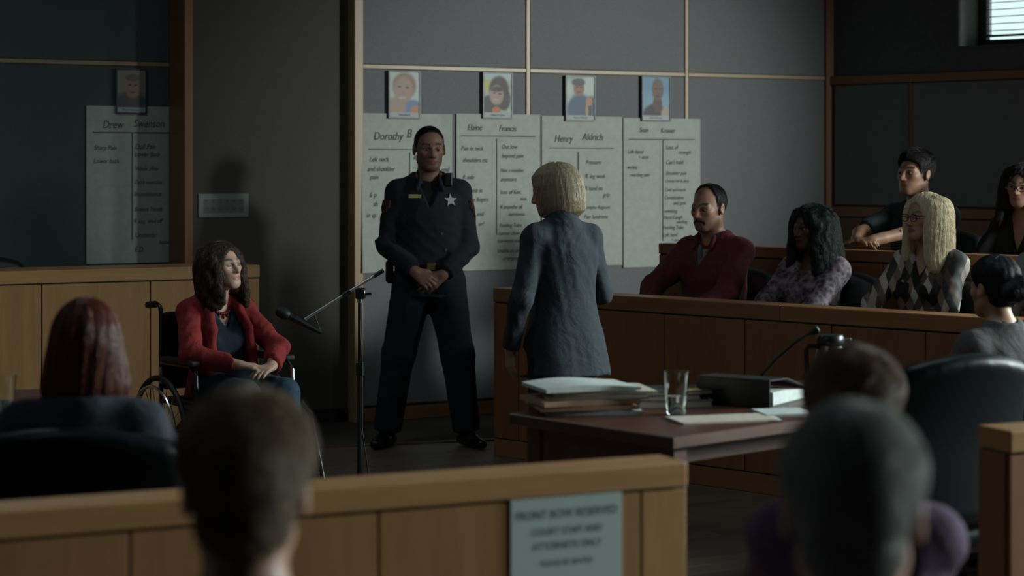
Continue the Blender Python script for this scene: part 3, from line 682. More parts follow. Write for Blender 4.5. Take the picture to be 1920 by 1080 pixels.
# ================================================================ DISTANCE-FIELD MODELLER (smooth organic shapes)
f4 = np.float32
class Field:
    def __init__(s, lo, hi, h, fine=()):
        s.ax = []
        for i in range(3):
            c = [lo[i]]
            while c[-1] < hi[i]:
                st = h
                for (fl, fh, hf) in fine:
                    if fl[i] - h <= c[-1] <= fh[i] + h * .5: st = min(st, hf)
                c.append(c[-1] + st)
            s.ax.append(np.array(c, f4))
        s.v = np.full([len(a) for a in s.ax], .25, f4)
    def sl(s, lo, hi):
        r = []
        for i in range(3):
            a = max(0, np.searchsorted(s.ax[i], lo[i]) - 1); b = min(len(s.ax[i]), np.searchsorted(s.ax[i], hi[i]) + 1)
            r.append(slice(a, max(b, a)))
        return tuple(r)
    def P(s, sl):
        return (s.ax[0][sl[0]][:, None, None], s.ax[1][sl[1]][None, :, None], s.ax[2][sl[2]][None, None, :])
    def put(s, sl, d, k, op):
        v = s.v[sl]
        if v.size == 0: return
        if op == 'add':
            h = np.maximum(k - np.abs(v - d), 0) / k
            s.v[sl] = np.minimum(v, d) - h * h * k * .25
        elif op == 'sub':
            d = -d; h = np.maximum(k - np.abs(v - d), 0) / k
            s.v[sl] = np.maximum(v, d) + h * h * k * .25
        else:
            h = np.maximum(k - np.abs(v - d), 0) / k
            s.v[sl] = np.maximum(v, d) + h * h * k * .25
    def cone(s, a, b, ra, rb, k=.02, op='add'):
        a = np.array(a, f4); b = np.array(b, f4); m = max(ra, rb) + k + .012
        sl = s.sl(np.minimum(a, b) - m, np.maximum(a, b) + m); X, Y, Z = s.P(sl)
        ba = b - a; L2 = max(float(ba @ ba), 1e-9)
        h = np.clip(((X - a[0]) * ba[0] + (Y - a[1]) * ba[1] + (Z - a[2]) * ba[2]) / L2, 0, 1)
        d = np.sqrt((X - a[0] - h * ba[0]) ** 2 + (Y - a[1] - h * ba[1]) ** 2 + (Z - a[2] - h * ba[2]) ** 2) - (ra + (rb - ra) * h)
        s.put(sl, d, k, op)
    def chain(s, pts, rad, k=.01, op='add'):
        for i in range(len(pts) - 1): s.cone(pts[i], pts[i + 1], rad[i], rad[i + 1], k, op)
    def loc(s, sl, O, R):
        X, Y, Z = s.P(sl); X = X - O[0]; Y = Y - O[1]; Z = Z - O[2]
        return [X * R[0, i] + Y * R[1, i] + Z * R[2, i] for i in range(3)]
    def ell(s, c, r, R=None, k=.02, op='add'):
        R = np.eye(3) if R is None else R; m = max(r) + k + .012; c = np.array(c, float)
        sl = s.sl(c - m, c + m); q = s.loc(sl, c, R)
        k0 = np.sqrt((q[0] / r[0]) ** 2 + (q[1] / r[1]) ** 2 + (q[2] / r[2]) ** 2) + 1e-6
        k1 = np.sqrt((q[0] / r[0] ** 2) ** 2 + (q[1] / r[1] ** 2) ** 2 + (q[2] / r[2] ** 2) ** 2) + 1e-6
        s.put(sl, (k0 * (k0 - 1) / k1).astype(f4), k, op)
    def rbox(s, c, half, R=None, rad=.02, k=.01, op='add', bend=None):
        R = np.eye(3) if R is None else R; m = math.sqrt(sum(h * h for h in half)) + k + .03; c = np.array(c, float)
        sl = s.sl(c - m, c + m); q = s.loc(sl, c, R)
        if bend is not None: q = bend(*q)
        d = [np.abs(q[i]) - (half[i] - rad) for i in range(3)]
        o = np.sqrt(np.maximum(d[0], 0) ** 2 + np.maximum(d[1], 0) ** 2 + np.maximum(d[2], 0) ** 2)
        s.put(sl, (o + np.minimum(np.maximum(np.maximum(d[0], d[1]), d[2]), 0) - rad).astype(f4), k, op)
    def loft(s, O, R, tab, infl=0.0, k=.02, n=2.3, op='add'):
        """tab rows: height along R's third axis, half width, half depth, forward offset"""
        t = np.array([r[0] for r in tab], float); tt = np.linspace(t[0], t[-1], 72)
        def sm(col):
            y = np.interp(tt, t, [r[col] for r in tab]); 
            for _ in range(3): y[1:-1] = (y[:-2] + y[1:-1] * 2 + y[2:]) / 4
            return y
        A, B, C = sm(1) + infl, sm(2) + infl, sm(3)
        m = max(A.max(), B.max()) + k + .03
        p0 = np.array(O) + R[:, 2] * (t[0] - infl); p1 = np.array(O) + R[:, 2] * (t[-1] + infl)
        sl = s.sl(np.minimum(p0, p1) - m, np.maximum(p0, p1) + m); q = s.loc(sl, O, R)
        a = np.interp(q[2], tt, A); b = np.interp(q[2], tt, B); c = np.interp(q[2], tt, C)
        e = (np.abs(q[0] / a) ** n + np.abs((q[1] - c) / b) ** n) ** (1 / n)
        d = (e - 1) * np.minimum(a, b)
        d = np.maximum(d, np.maximum(t[0] - infl * .5 - q[2], q[2] - t[-1] - infl * .5))
        s.put(sl, d.astype(f4), k, op)
    def fn(s, lo, hi, O, R, f, k=.01, op='add'):
        cs = np.array([[x, y, z] for x in (lo[0], hi[0]) for y in (lo[1], hi[1]) for z in (lo[2], hi[2])]) @ R.T + np.array(O)
        sl = s.sl(cs.min(0) - .01, cs.max(0) + .01); q = s.loc(sl, O, R)
        if q[0].size: s.put(sl, f(*q).astype(f4), k, op)
    def plane(s, p, n, k=.004, rad=None):
        """cut away the side the normal points to (only within rad of p when given)"""
        p = np.array(p, float); n = np.array(n, float); n /= np.linalg.norm(n)
        sl = (slice(None),) * 3 if rad is None else s.sl(p - rad, p + rad)
        X, Y, Z = s.P(sl)
        s.put(sl, ((X - p[0]) * n[0] + (Y - p[1]) * n[1] + (Z - p[2]) * n[2]).astype(f4), k, 'cut')
    def wrinkle(s, amp, freq=14.0, seed=0, aniso=(1, 1, .5), foci=(), reach=.13):
        """cloth creases: warped ridges, deeper near the given joints"""
        rs = np.random.RandomState(seed)
        ix = np.nonzero(np.abs(s.v) < .03)
        if len(ix[0]) == 0: return
        p0 = np.stack([s.ax[i][ix[i]] for i in range(3)], 1).astype(np.float64); p = p0 * np.array(aniso)
        n = np.zeros(len(p))
        for o in range(3):
            a = rs.normal(size=3); a /= np.linalg.norm(a); b = rs.normal(size=3); b /= np.linalg.norm(b)
            fq = freq * (1 + .8 * o)
            w = np.sin(fq * (p @ a) * 2 + 2.2 * np.sin(fq * .7 * (p @ b) * 2 + o) + rs.rand() * 6)
            n += (1.3 * np.abs(w) ** .7 - .75) / (1 + o * .6)
        g = np.full(len(p), .75)
        for c in foci: g += 1.2 * np.exp(-((p0 - np.array(c)) ** 2).sum(1) / reach ** 2)
        s.v[ix] += (amp * g * n / 1.5).astype(f4)
    def mesh(s, smooth=1):
        v = s.v; v[[0, -1]] = .2; v[:, [0, -1]] = .2; v[:, :, [0, -1]] = .2
        sg = v < 0; n = np.array(v.shape) - 1
        cnt = np.zeros(n, np.int8)
        for dx in (0, 1):
            for dy in (0, 1):
                for dz in (0, 1): cnt += sg[dx:dx + n[0], dy:dy + n[1], dz:dz + n[2]]
        cells = np.argwhere((cnt > 0) & (cnt < 8)); M = len(cells)
        cid = np.full(n, -1, np.int32); cid[cells[:, 0], cells[:, 1], cells[:, 2]] = np.arange(M)
        pos = np.zeros((M, 3)); wt = np.zeros(M); i0 = cells
        for axis in range(3):
            o1, o2 = [i for i in range(3) if i != axis]
            for d1 in (0, 1):
                for d2 in (0, 1):
                    a = i0.copy(); a[:, o1] += d1; a[:, o2] += d2; b = a.copy(); b[:, axis] += 1
                    va = v[a[:, 0], a[:, 1], a[:, 2]]; vb = v[b[:, 0], b[:, 1], b[:, 2]]
                    ms = (va < 0) != (vb < 0); t = np.where(ms, va / np.where(ms, va - vb, 1), 0)
                    for ax_ in range(3):
                        ca = s.ax[ax_][a[:, ax_]]; cb = s.ax[ax_][b[:, ax_]]
                        pos[:, ax_] += np.where(ms, ca + (cb - ca) * t, 0)
                    wt += ms
        pos /= wt[:, None]
        quads = []
        for axis in range(3):
            o1, o2 = (axis + 1) % 3, (axis + 2) % 3
            lo = [slice(None)] * 3; hi = [slice(None)] * 3; lo[axis] = slice(0, -1); hi[axis] = slice(1, None)
            A = sg[tuple(lo)]; B = sg[tuple(hi)]
            for flip, mk in ((False, A & ~B), (True, ~A & B)):
                e = np.argwhere(mk)
                e = e[(e[:, o1] > 0) & (e[:, o2] > 0) & (e[:, o1] < n[o1]) & (e[:, o2] < n[o2])]
                if not len(e): continue
                q = []
                for d1, d2 in ((-1, -1), (0, -1), (0, 0), (-1, 0)):
                    c = e.copy(); c[:, o1] += d1; c[:, o2] += d2; q.append(cid[c[:, 0], c[:, 1], c[:, 2]])
                q = np.stack(q, 1); quads.append(q[:, ::-1] if flip else q)
        quads = np.vstack(quads)
        for _ in range(smooth):
            acc = np.zeros_like(pos); cn = np.zeros(M)
            for i in range(4):
                a, b = quads[:, i], quads[:, (i + 1) % 4]
                for ax_ in range(3): acc[:, ax_] += np.bincount(a, pos[b, ax_], M) + np.bincount(b, pos[a, ax_], M)
                cn += np.bincount(a, minlength=M) + np.bincount(b, minlength=M)
            pos = pos * .5 + .5 * acc / np.maximum(cn, 1)[:, None]
        return pos, quads
def field_mesh(name, F, mat, parent=None, smooth=1, color=None, loc=None):
    pos, quads = F.mesh(smooth)
    me = bpy.data.meshes.new(name); nv, nf = len(pos), len(quads)
    me.vertices.add(nv); me.vertices.foreach_set('co', pos.astype(f4).ravel())
    me.loops.add(nf * 4); me.loops.foreach_set('vertex_index', quads.astype(np.int32).ravel())
    me.polygons.add(nf); me.polygons.foreach_set('loop_start', np.arange(nf, dtype=np.int32) * 4)
    me.polygons.foreach_set('use_smooth', np.ones(nf, bool))
    me.update(calc_edges=True); me.validate()
    if color is not None:
        at = me.color_attributes.new('Col', 'FLOAT_COLOR', 'POINT')
        c = np.ones((nv, 4), f4); c[:, :3] = color(pos); at.data.foreach_set('color', c.ravel())
    return link(name, me, mat, parent, loc)

# ---------------------------------------------------------------- office chairs
def make_chair(label, group, seat=.46, top=.95, w_=.5, back_h=None, arms=True, mat=None, res=.013):
    """faces +Y; origin on the floor under the seat"""
    mat = mat or UPH
    r = thing('office_chair', label, 'chair', (0, 0, 0), 0, group)
    zb = seat + .02; hb = (top - zb) / 2; cz = zb + hb
    lo = (-w_ / 2 - .06, -.42, zb - .05); hi = (w_ / 2 + .06, .0, top + .05)
    F = Field(lo, hi, res)
    lean = math.radians(8); R = np.array([[1, 0, 0], [0, math.cos(lean), -math.sin(lean)], [0, math.sin(lean), math.cos(lean)]])
    bend = lambda x, y, z: (x / (1 - .10 * np.clip(z / hb, -1, 1) ** 2), y - .35 * x * x * 1.3 + .04 * (z / hb) ** 2, z + .10 * (x / (w_ / 2)) ** 2 * (z > 0) * .6)
    F.rbox((0, -.25, cz), (w_ / 2, .045, hb), R, .04, bend=bend)
    field_mesh('backrest', F, mat, r)
    F = Field((-w_ / 2 - .05, -.30, seat - .12), (w_ / 2 + .05, .32, seat + .05), res)
    F.rbox((0, .0, seat - .04), (w_ / 2, .25, .045), None, .04)
    field_mesh('seat', F, mat, r)
    if arms:
        for s in (-1, 1):
            x = s * (w_ / 2 + .035)
            MB().tube([(x * .8, -.12, seat - .06), (x, -.13, seat), (x, -.12, seat + .18), (x, .02, seat + .215), (x, .17, seat + .205), (x, .2, seat + .15), (x, .12, seat - .02), (x * .8, .1, seat - .06)], .017, 8).build('armrest', BLACKP, r, True)
    MB().tube([(0, 0, .09), (0, 0, seat - .07)], .028, 12).build('column', BLACKP, r, True)
    sp = MB()
    for i in range(5):
        a = i * 2 * math.pi / 5 + .3
        sp.tube([(0, 0, .10), (.15 * math.cos(a), .15 * math.sin(a), .095), (.27 * math.cos(a), .27 * math.sin(a), .075)], [.028, .022, .016], 8)
    sp.build('star_base', BLACKP, r, True)
    cs = MB().lathe([(.0, -.011), (.024, -.011), (.027, -.007), (.027, .007), (.024, .011), (.0, .011)], 14, M=Matrix.Rotation(math.pi / 2, 4, 'X')).mesh('caster', True); cs.materials.append(BLACKR)
    for i in range(5):
        a = i * 2 * math.pi / 5 + .3
        link('caster', cs, None, r, (.26 * math.cos(a), .26 * math.sin(a), .028), (0, 0, a + math.pi / 2))
    return r
def face(o, fx, fy):
    o.rotation_euler = (0, 0, math.atan2(-fx, fy)); return o

def jury_pt(k, off, z=0):
    p = JA + JU * k + JN * off
    return Vector((p.x, p.y, z))
jc = make_chair('black jury chair under the man in the maroon shirt', 'jury chairs', seat=.44, top=.90, w_=.48)
jc.location = jury_pt(1.02, .62, .15); face(jc, -JN.x, -JN.y)
for k, off, z, lb in ((1.70, .62, .15, 'black jury chair under the woman in the floral blouse'),
                      (2.37, .62, .15, 'black jury chair under the long haired blonde woman'),
                      (3.05, .62, .15, 'black jury chair at the right edge of the front jury row'),
                      (1.60, 1.84, .34, 'black jury chair under the young man in the green shirt'),
                      (2.25, 1.84, .34, 'black jury chair under the woman in black with glasses')):
    o = copy_tree(jc); o['label'] = lb; o.location = jury_pt(k, off, z)
BLK = leather('black_leather', (.006, .009, .011), .40); BLK.node_tree.nodes['Principled BSDF'].inputs['Specular IOR Level'].default_value = .16
oc = make_chair('tall black leather office chair, empty, beside the counsel table', None, seat=.50, top=1.045, w_=.54, mat=leather('black_leather', (.006, .009, .011), .52))
oc.location = (1.225, 6.02, 0); face(oc, -.46, .888)
rc = make_chair('wide black leather office chair under the red haired lawyer', None, seat=.47, top=.935, w_=.60, mat=leather('black_leather', (.006, .009, .011), .52))
rc.location = (px(165, 0, 5.2).x, 5.22, 0); face(rc, -.04, 1)
bc = make_chair('black office chair under the woman with the hair bun', None, seat=.44, top=.86, w_=.48)
bc.location = (1.98, 7.46, 0); face(bc, -.55, .83)
kc = make_chair('black office chair whose top shows over the oak bench', None, seat=.52, top=1.085, w_=.50)
kc.location = (-2.93, 10.86, 0); face(kc, NW.x, NW.y)

# ---------------------------------------------------------------- gallery pews
def pew(label, c, rz, L, seat=.44):
    r = thing('gallery_pew', label, 'pew', (c[0], c[1], 0), rz, 'gallery pews')
    MB().box((-L / 2, -.22, seat - .04), (L / 2, .24, seat), .01).build('seat', OAKH, r)
    MB().box((-L / 2, -.27, seat + .05), (L / 2, -.23, .72), .01).build('backrest', OAKH, r)
    for x in (-L / 2, L / 2 - .05):
        MB().box((x, -.28, 0), (x + .05, .24, .70), .008).build('end_panel', OAK, r)
    return r

# ---------------------------------------------------------------- microphone stand and microphone
d = 9.15
def pm_(x, y): return px(x, y, d)
base = pm_(675, 0); base.z = 0
ms = thing('microphone_stand', 'black boom microphone stand between the wheelchair and the officer', 'microphone stand', base)
STD = plain('stand_black', (.014, .015, .016), .3)
MB().lathe([(.0, 0), (.13, 0), (.135, .008), (.13, .018), (.03, .028), (.02, .05), (.0, .05)], 32).build('base', STD, ms, True)
top = pm_(675, 560) - base
MB().tube([(0, 0, .03), (0, 0, .62)], .0145, 12).tube([(0, 0, .60), (0, 0, top.z)], .0105, 12).build('pole', STD, ms, True)
MB().tube([(0, 0, .60), (0, 0, .66)], .021, 12).build('height_clutch', STD, ms, True)
MB().tube([(0, 0, top.z - .02), (0, 0, top.z)], .0135, 12).build('collar', CHROME, ms, True)
piv = pm_(676, 545) - base
MB().box((-.022, -.016, top.z - .002), (.026, .016, piv.z + .014), .006).tube([(0, -.03, piv.z), (0, .03, piv.z)], .014, 12).tube([(.0, 0, piv.z - .02), (.055, -.01, piv.z - .014)], .006, 8).build('boom_clamp', STD, ms, True)
e1, e2 = pm_(720, 506) - base, pm_(573, 598) - base
e1.y = e2.y = -.03
MB().tube([e1, e2], .0072, 10).build('boom_arm', plain('boom_steel', (.62, .63, .64), .35, .9), ms, True)
MB().tube([e1, e1.lerp(e2, .12)], .0105, 10).build('counterweight', STD, ms, True)
MB().tube([e1.lerp(e2, .42), e1.lerp(e2, .52)], .0125, 10).build('boom_grip', STD, ms, True)
cb = [pm_(x, y) - base for x, y in ((590, 588), (597, 605), (603, 622))]
MB().tube([(0, -.016, top.z - .1), (.012, -.02, .62), (.01, -.02, .35), (.045, -.03, .12), (.07, -.05, .012), (.3, -.2, .008)], .0035, 6).build('cable', BLACKR, ms, True)
MB().tube([v + Vector((0, -.03, 0)) for v in cb], .0025, 6).build('cable_loop', BLACKR, ms, True)
m0, m1 = pm_(521, 580), pm_(604, 623); m0.y = m1.y = d - .045
mic = thing('microphone', 'black handheld microphone clipped to the boom stand by the wheelchair', 'microphone', m1)
a0 = m0 - m1
MB().tube([(0, 0, 0), a0 * .25, a0 * .72], [.009, .0115, .0165], 14).build('handle', BLACKP, mic, True)
MB().tube([a0 * .72, a0 * .76, a0 * .83, a0 * .93, a0 * 1.0, a0 * 1.02], [.017, .025, .0275, .0265, .018, .006], 16).build('grille', plain('mic_grille', (.02, .021, .022), .55, .4), mic, True)
MB().tube([a0 * .45, a0 * .6], [.0165, .0185], 12).build('clip', STD, mic, True)
# ---------------------------------------------------------------- wheelchair
WX = px(430, 0, 9.12).x
WF = Vector((.58, -.81)).normalized()
wc = thing('wheelchair', 'black wheelchair with push handles under the woman in red', 'wheelchair', (WX, 9.12, 0)); face(wc, WF.x, WF.y)
FR = plain('wheelchair_frame', (.016, .016, .018), .3, .3)
SEATZ = .50; hw = .235
MB().box((-hw, -.20, SEATZ - .02), (hw, .23, SEATZ), .008).build('seat', cloth('wheelchair_nylon', (.012, .013, .015), bump=.3), wc)
MB().box((-hw, -.235, SEATZ + .03), (hw, -.215, SEATZ + .40), .008).build('backrest', cloth('wheelchair_nylon', (.012, .013, .015), bump=.3), wc)
for s in (-1, 1):
    x = s * (hw + .012)
    MB().tube([(x, -.225, .22), (x, -.225, SEATZ + .40), (x, -.235, SEATZ + .425), (x, -.265, SEATZ + .435), (x, -.30, SEATZ + .432)], .011, 10).build('back_post', FR, wc, True)
    MB().tube([(x, -.285, SEATZ + .434), (x, -.37, SEATZ + .425)], .0165, 12).build('push_handle', BLACKR, wc, True)
    MB().tube([(x, -.225, SEATZ + .06), (x, -.225, SEATZ + .14)], .0125, 10).build('steel_sleeve', CHROME, wc, True)
    MB().tube([(x, -.22, SEATZ - .02), (x, .26, SEATZ - .02), (x, .34, SEATZ - .06), (x, .44, .20), (x, .47, .12)], .011, 10).build('side_frame', FR, wc, True)
    MB().tube([(x, -.22, .24), (x, .22, .24), (x, .25, SEATZ - .03)], .011, 10).build('lower_frame', FR, wc, True)
    MB().tube([(x * 1.02, -.215, SEATZ + .16), (x * 1.02, .10, SEATZ + .165), (x * 1.02, .16, SEATZ + .13), (x * 1.02, .17, SEATZ - .02)], .010, 10).build('arm_frame', CHROME if s < 0 else FR, wc, True)
    MB().box((x - .027, -.18, SEATZ + .168), (x + .027, .15, SEATZ + .196), .011, seg=2).build('arm_pad', BLACKR, wc)
    MB().tube([(x, .30, SEATZ - .06), (x, .36, SEATZ - .14), (x, .45, .16)], .009, 10).build('footrest_hanger', CHROME, wc, True)
    MB().box((s * .03, .43, .105), (s * .22, .60, .120), .005).build('footplate', BLACKP, wc)
    # drive wheel
    wx = s * (hw + .05)
    R_ = .30; cy, cz = -.16, .305
    wh = MB().tube([(wx, cy + (R_ - .012) * math.cos(a), cz + (R_ - .012) * math.sin(a)) for a in [i * math.pi / 24 for i in range(48)]], .014, 8, closed=True).build('tyre', BLACKR, wc, True)
    MB().tube([(wx + s * .035, cy + (R_ - .05) * math.cos(a), cz + (R_ - .05) * math.sin(a)) for a in [i * math.pi / 24 for i in range(48)]], .008, 8, closed=True).build('hand_rim', CHROME, wc, True)
    MB().tube([(wx - .03, cy, cz), (wx + .03, cy, cz)], .022, 12).build('hub', CHROME, wc, True)
    spk = MB().tube([(0, 0, 0), (0, 0, R_ - .02)], .0022, 5).mesh('spoke'); spk.materials.append(CHROME)
    for i in range(20):
        link('spoke', spk, None, wc, (wx, cy, cz), (i * math.pi / 10, 0, 0))
    # caster
    cs = MB().tube([(x, .30 + .075 * math.cos(a), .09 + .075 * math.sin(a)) for a in [i * math.pi / 12 for i in range(24)]], .014, 8, closed=True).build('caster_tyre', BLACKR, wc, True)
    MB().tube([(x, .30, .09), (x, .26, .26)], .010, 8).tube([(x - .01, .30, .09), (x + .01, .30, .09)], .06, 16).build('caster_fork', FR, wc, True)
MB().tube([(-hw, -.05, .24), (hw, -.05, SEATZ - .03)], .010, 8).tube([(hw, -.03, .24), (-hw, -.03, SEATZ - .03)], .010, 8).build('cross_brace', FR, wc, True)
# ================================================================ PEOPLE
def V3(*a): return np.array(a, float)
def nrm(a): a = np.array(a, float); return a / np.linalg.norm(a)
def rotm(yaw=0, pitch=0, roll=0):
    M = Matrix.Rotation(math.radians(yaw), 3, 'Z') @ Matrix.Rotation(math.radians(pitch), 3, 'X') @ Matrix.Rotation(math.radians(roll), 3, 'Y')
    return np.array(M)
def E(x, y, z, c, r):
    a, b, d = (x - c[0]), (y - c[1]), (z - c[2])
    k0 = np.sqrt((a / r[0]) ** 2 + (b / r[1]) ** 2 + (d / r[2]) ** 2) + 1e-6
    k1 = np.sqrt((a / r[0] ** 2) ** 2 + (b / r[1] ** 2) ** 2 + (d / r[2] ** 2) ** 2) + 1e-6
    return k0 * (k0 - 1) / k1
TAB_M = [(-.12, .10, .085, 0), (-.06, .15, .11, -.005), (0, .165, .118, -.005), (.10, .155, .112, .005), (.2, .15, .110, .012), (.32, .162, .118, .012), (.42, .168, .112, .005), (.475, .15, .09, -.005), (.52, .09, .065, -.012), (.56, .055, .052, -.012)]
TAB_F = [(-.12, .10, .09, 0), (-.06, .16, .118, -.008), (0, .170, .118, -.008), (.10, .145, .105, 0), (.18, .128, .096, .006), (.30, .138, .102, .008), (.40, .146, .098, .0), (.465, .128, .08, -.006), (.51, .075, .056, -.012), (.55, .048, .046, -.012)]

class Human:
    def __init__(s, label, loc, facing, H=1.75, female=False, crown=None, lean=0., yaw=0., pitch=0., roll=0., skin=(.36, .21, .15), stance=.1, knee=.1, head_fwd=0., foot_z=.0, feet=None, shank=0.03, hres=.0045, bres=.016, handres=None, jaw=1.0, group=None, lateral=0., shoulder=1.0, bulk=0.0):
        s.root = thing('person', label, 'person', loc, math.atan2(-facing[0], facing[1]), group)
        s.H, s.fem, s.skin, s.jaw, s.bulk = H, female, skin, jaw * (.90 if female else 1.0), bulk
        g = s.g = H / 1.75; s.hs = math.sqrt(g) * (.985 if female else 1.03)
        s.hres, s.bres, s.handres = hres, bres, handres
        le = math.radians(lean); la = math.radians(lateral)
        R0_ = np.array(Matrix.Rotation(la, 3, 'Y') @ Matrix.Rotation(le, 3, 'X'))
        s.Rs = R0_; r_, f_, u_ = R0_[:, 0], R0_[:, 1], R0_[:, 2]
        L = .30 * H
        seated = crown is not None
        hoff = V3(0, .020 * H + head_fwd, .105 * H)
        if seated: pz = crown - .118 * s.hs - hoff[2] - (u_ * L)[2]; s.P = V3(0, -.09, pz)
        else: s.P = V3(0, 0, .53 * H)
        s.seat_z = s.P[2] - .088 * g
        s.tab = [(a * g, b * g, c * g, d_ * g) for a, b, c, d_ in (TAB_F if female else TAB_M)]
        s.Nk = s.P + u_ * L
        sw = (.086 if female else .097) * H * shoulder
        s.S = {k: s.P + u_ * L * .885 + r_ * sw * k for k in (1, -1)}
        s.Rh = rotm(yaw, pitch, roll); s.O = s.Nk + hoff + s.Rh @ V3(0, .012, 0)
        hx = .085 * g
        s.hip = {k: s.P + V3(hx * k, .01, -.03 * g) for k in (1, -1)}
        s.knee, s.ank = {}, {}
        for k in (1, -1):
            if seated:
                s.knee[k] = s.hip[k] + V3((knee - hx) * k, .245 * H, .0) 
                if s.knee[k][2] - foot_z < .36: s.knee[k][2] = foot_z + .40
                s.ank[k] = V3(s.knee[k][0], s.knee[k][1] + shank, foot_z + .075)
            else:
                ax_ = stance * k; s.ank[k] = V3(ax_, -.02, .08); s.knee[k] = (s.hip[k] + s.ank[k]) / 2 + V3(0, .02, .02)
        if feet:
            for k in (1, -1):
                kn, an = feet[k]; s.knee[k] = V3(*kn); s.ank[k] = V3(*an)
        s.el, s.wr, s.hand = {}, {}, {}
        s.l1, s.l2 = .172 * H, .148 * H
    def arm(s, k, wrist, pole, hdir, pn, curl=.4, spread=1.0):
        S, W = s.S[k], V3(*wrist); d = W - S; D = np.linalg.norm(d)
        if D > (s.l1 + s.l2) * .995: W = S + d / D * (s.l1 + s.l2) * .995; d = W - S; D = np.linalg.norm(d)
        a = (s.l1 ** 2 - s.l2 ** 2 + D * D) / (2 * D); h = math.sqrt(max(s.l1 ** 2 - a * a, 0)); n = d / D
        p = V3(*pole); p = nrm(p - n * (p @ n))
        s.el[k] = S + n * a + p * h; s.wr[k] = W; s.hand[k] = (nrm(hdir), nrm(pn), curl, spread)
    def _arms(s, F, ra, rb, rc, k, upto=1.0):
        for q in (1, -1):
            F.cone(s.S[q], s.el[q], ra, rb, k)
            e = s.el[q] + (s.wr[q] - s.el[q]) * upto
            F.cone(s.el[q], e, rb, rb + (rc - rb) * upto, k)
    def _hand(s, F, k):
        d, pn, curl, spread = s.hand[k]; g = s.g * (.92 if s.fem else 1.0); W = s.wr[k]
        pn = nrm(pn - d * (pn @ d)); t = np.cross(d, pn) * k
        F.cone(s.el[k] * .25 + W * .75, W + d * .02 * g, .030 * g, .024 * g, .015)
        offs = (.030, .0105, -.009, -.028); ln = (.072, .080, .074, .058)
        for i in range(4):
            kn = W + d * (.092 - .006 * abs(i - 1)) * g + t * offs[i] * g * spread
            F.cone(W + d * .012 * g + t * offs[i] * .55 * g, kn, .0155 * g, .0125 * g, .012)
            p = kn; ang = curl * .7; dr = d
            for j, fr in enumerate((.45, .31, .24)):
                dr = nrm(d * math.cos(ang) + pn * math.sin(ang) + t * (.05 * (1.5 - i)) * spread); q = p + dr * ln[i] * fr * g
                F.cone(p, q, (.0098 - .0011 * j) * g, (.0090 - .0011 * j) * g, .0045); p = q; ang += curl
        b = W + d * .028 * g + t * .022 * g + pn * .008 * g
        d1 = nrm(d * .70 + t * .62 + pn * .35); m = b + d1 * .044 * g; d2 = nrm(d * .95 + t * .15 + pn * .3)
        F.cone(b, m, .0155 * g, .0118 * g, .012); F.cone(m, m + d2 * .03 * g, .0112 * g, .0098 * g, .006); F.cone(m + d2 * .03 * g, m + nrm(d2 + pn * .25) * .055 * g, .0098 * g, .008 * g, .005)
    def hp(s, *p): return s.O + s.Rh @ (V3(*p) * s.hs)
    def _head(s, F):
        h, R, j = s.hs, s.Rh, s.jaw
        e = lambda c, r, k=.02, op='add': F.ell(s.hp(*c), [v * h for v in r], R, k, op)
        e((0, -.014, .032), (.076, .095, .084))
        e((0, .022, -.030), (.065 * j, .070, .080), .035)
        e((0, .040, -.068), (.048 * j, .050, .045), .03)
        e((0, .068, -.098 if s.fem else -.100), (.018 * j, .017, .014) if s.fem else (.020 * j, .018, .015), .025)
        for k in (1, -1):
            e((.043 * k, .058, -.018), (.022, .022, .018), .025)                  # cheekbone
            F.cone(s.hp(.010 * k, .083, .018), s.hp(.046 * k, .066, .016), .011 * h, .010 * h, .015)   # brow ridge
            F.cone(s.hp(.05 * k, .0, -.062), s.hp(.018 * k, .068, -.096), .016 * h * j, .014 * h * j, .03)
        for k in (1, -1): e((.032 * k, .100, -.003), (.019, .021, .013), .012, 'sub')
        for k in (1, -1): e((.031 * k, .072, -.003), (.0155, .0135, .0125), .006)
        F.cone(s.hp(0, .086, .010), s.hp(0, .107, -.034), .0085 * h, .0118 * h, .012)
        for k in (1, -1): e((.0115 * k, .094, -.037), (.009, .011, .008), .006)
        e((0, .0855, -.062), (.025, .013, .0080), .006); e((0, .084, -.0740), (.021, .013, .0085), .005)
        F.cone(s.hp(-.020, .0985, -.0676), s.hp(.020, .0985, -.0676), .0025 * h, .0025 * h, .004, 'sub')
        for k in (1, -1):
            Re = R @ rotm(0, 12, 0) @ rotm(-18 * k, 0, 0)
            F.ell(s.hp(.082 * k, -.012, -.008), [v * h for v in (.010, .020, .032)], Re, .006)
            F.ell(s.hp(.092 * k, -.004, -.004), [v * h for v in (.006, .010, .017)], Re, .006, 'sub')
        r = (.047 if s.fem else .056) * h
        F.cone(s.Nk + s.Rs @ V3(0, .005, -.03), s.hp(0, -.022, -.060), r * 1.12, r, .03)
    def body(s, extra=None, brow=(.02, .013, .01), lip=None, beard=None, bare=1.0):
        J = [s.P, s.Nk] + [d[k] for d in (s.S, s.el, s.wr, s.hip, s.knee, s.ank) for k in (1, -1)]
        lo = np.min(J, 0) - .17; hi = np.max(J, 0) + .17
        lo = np.minimum(lo, s.O - .17); hi = np.maximum(hi, s.O + .17); lo[2] = min(lo[2], min(a[2] for a in s.ank.values()) - .1)
        for k in (1, -1): hi[1] = max(hi[1], s.ank[k][1] + .26)
        fine = [(s.O - .135 * s.hs, s.O + .135 * s.hs, s.hres)]
        if s.handres:
            for k in (1, -1):
                c = s.wr[k] + s.hand[k][0] * .08
                fine.append((c - .11, c + .11, s.handres))
        F = Field(lo, hi, s.bres, fine); g = s.g
        F.loft(s.P, s.Rs, s.tab, -.006, .03)
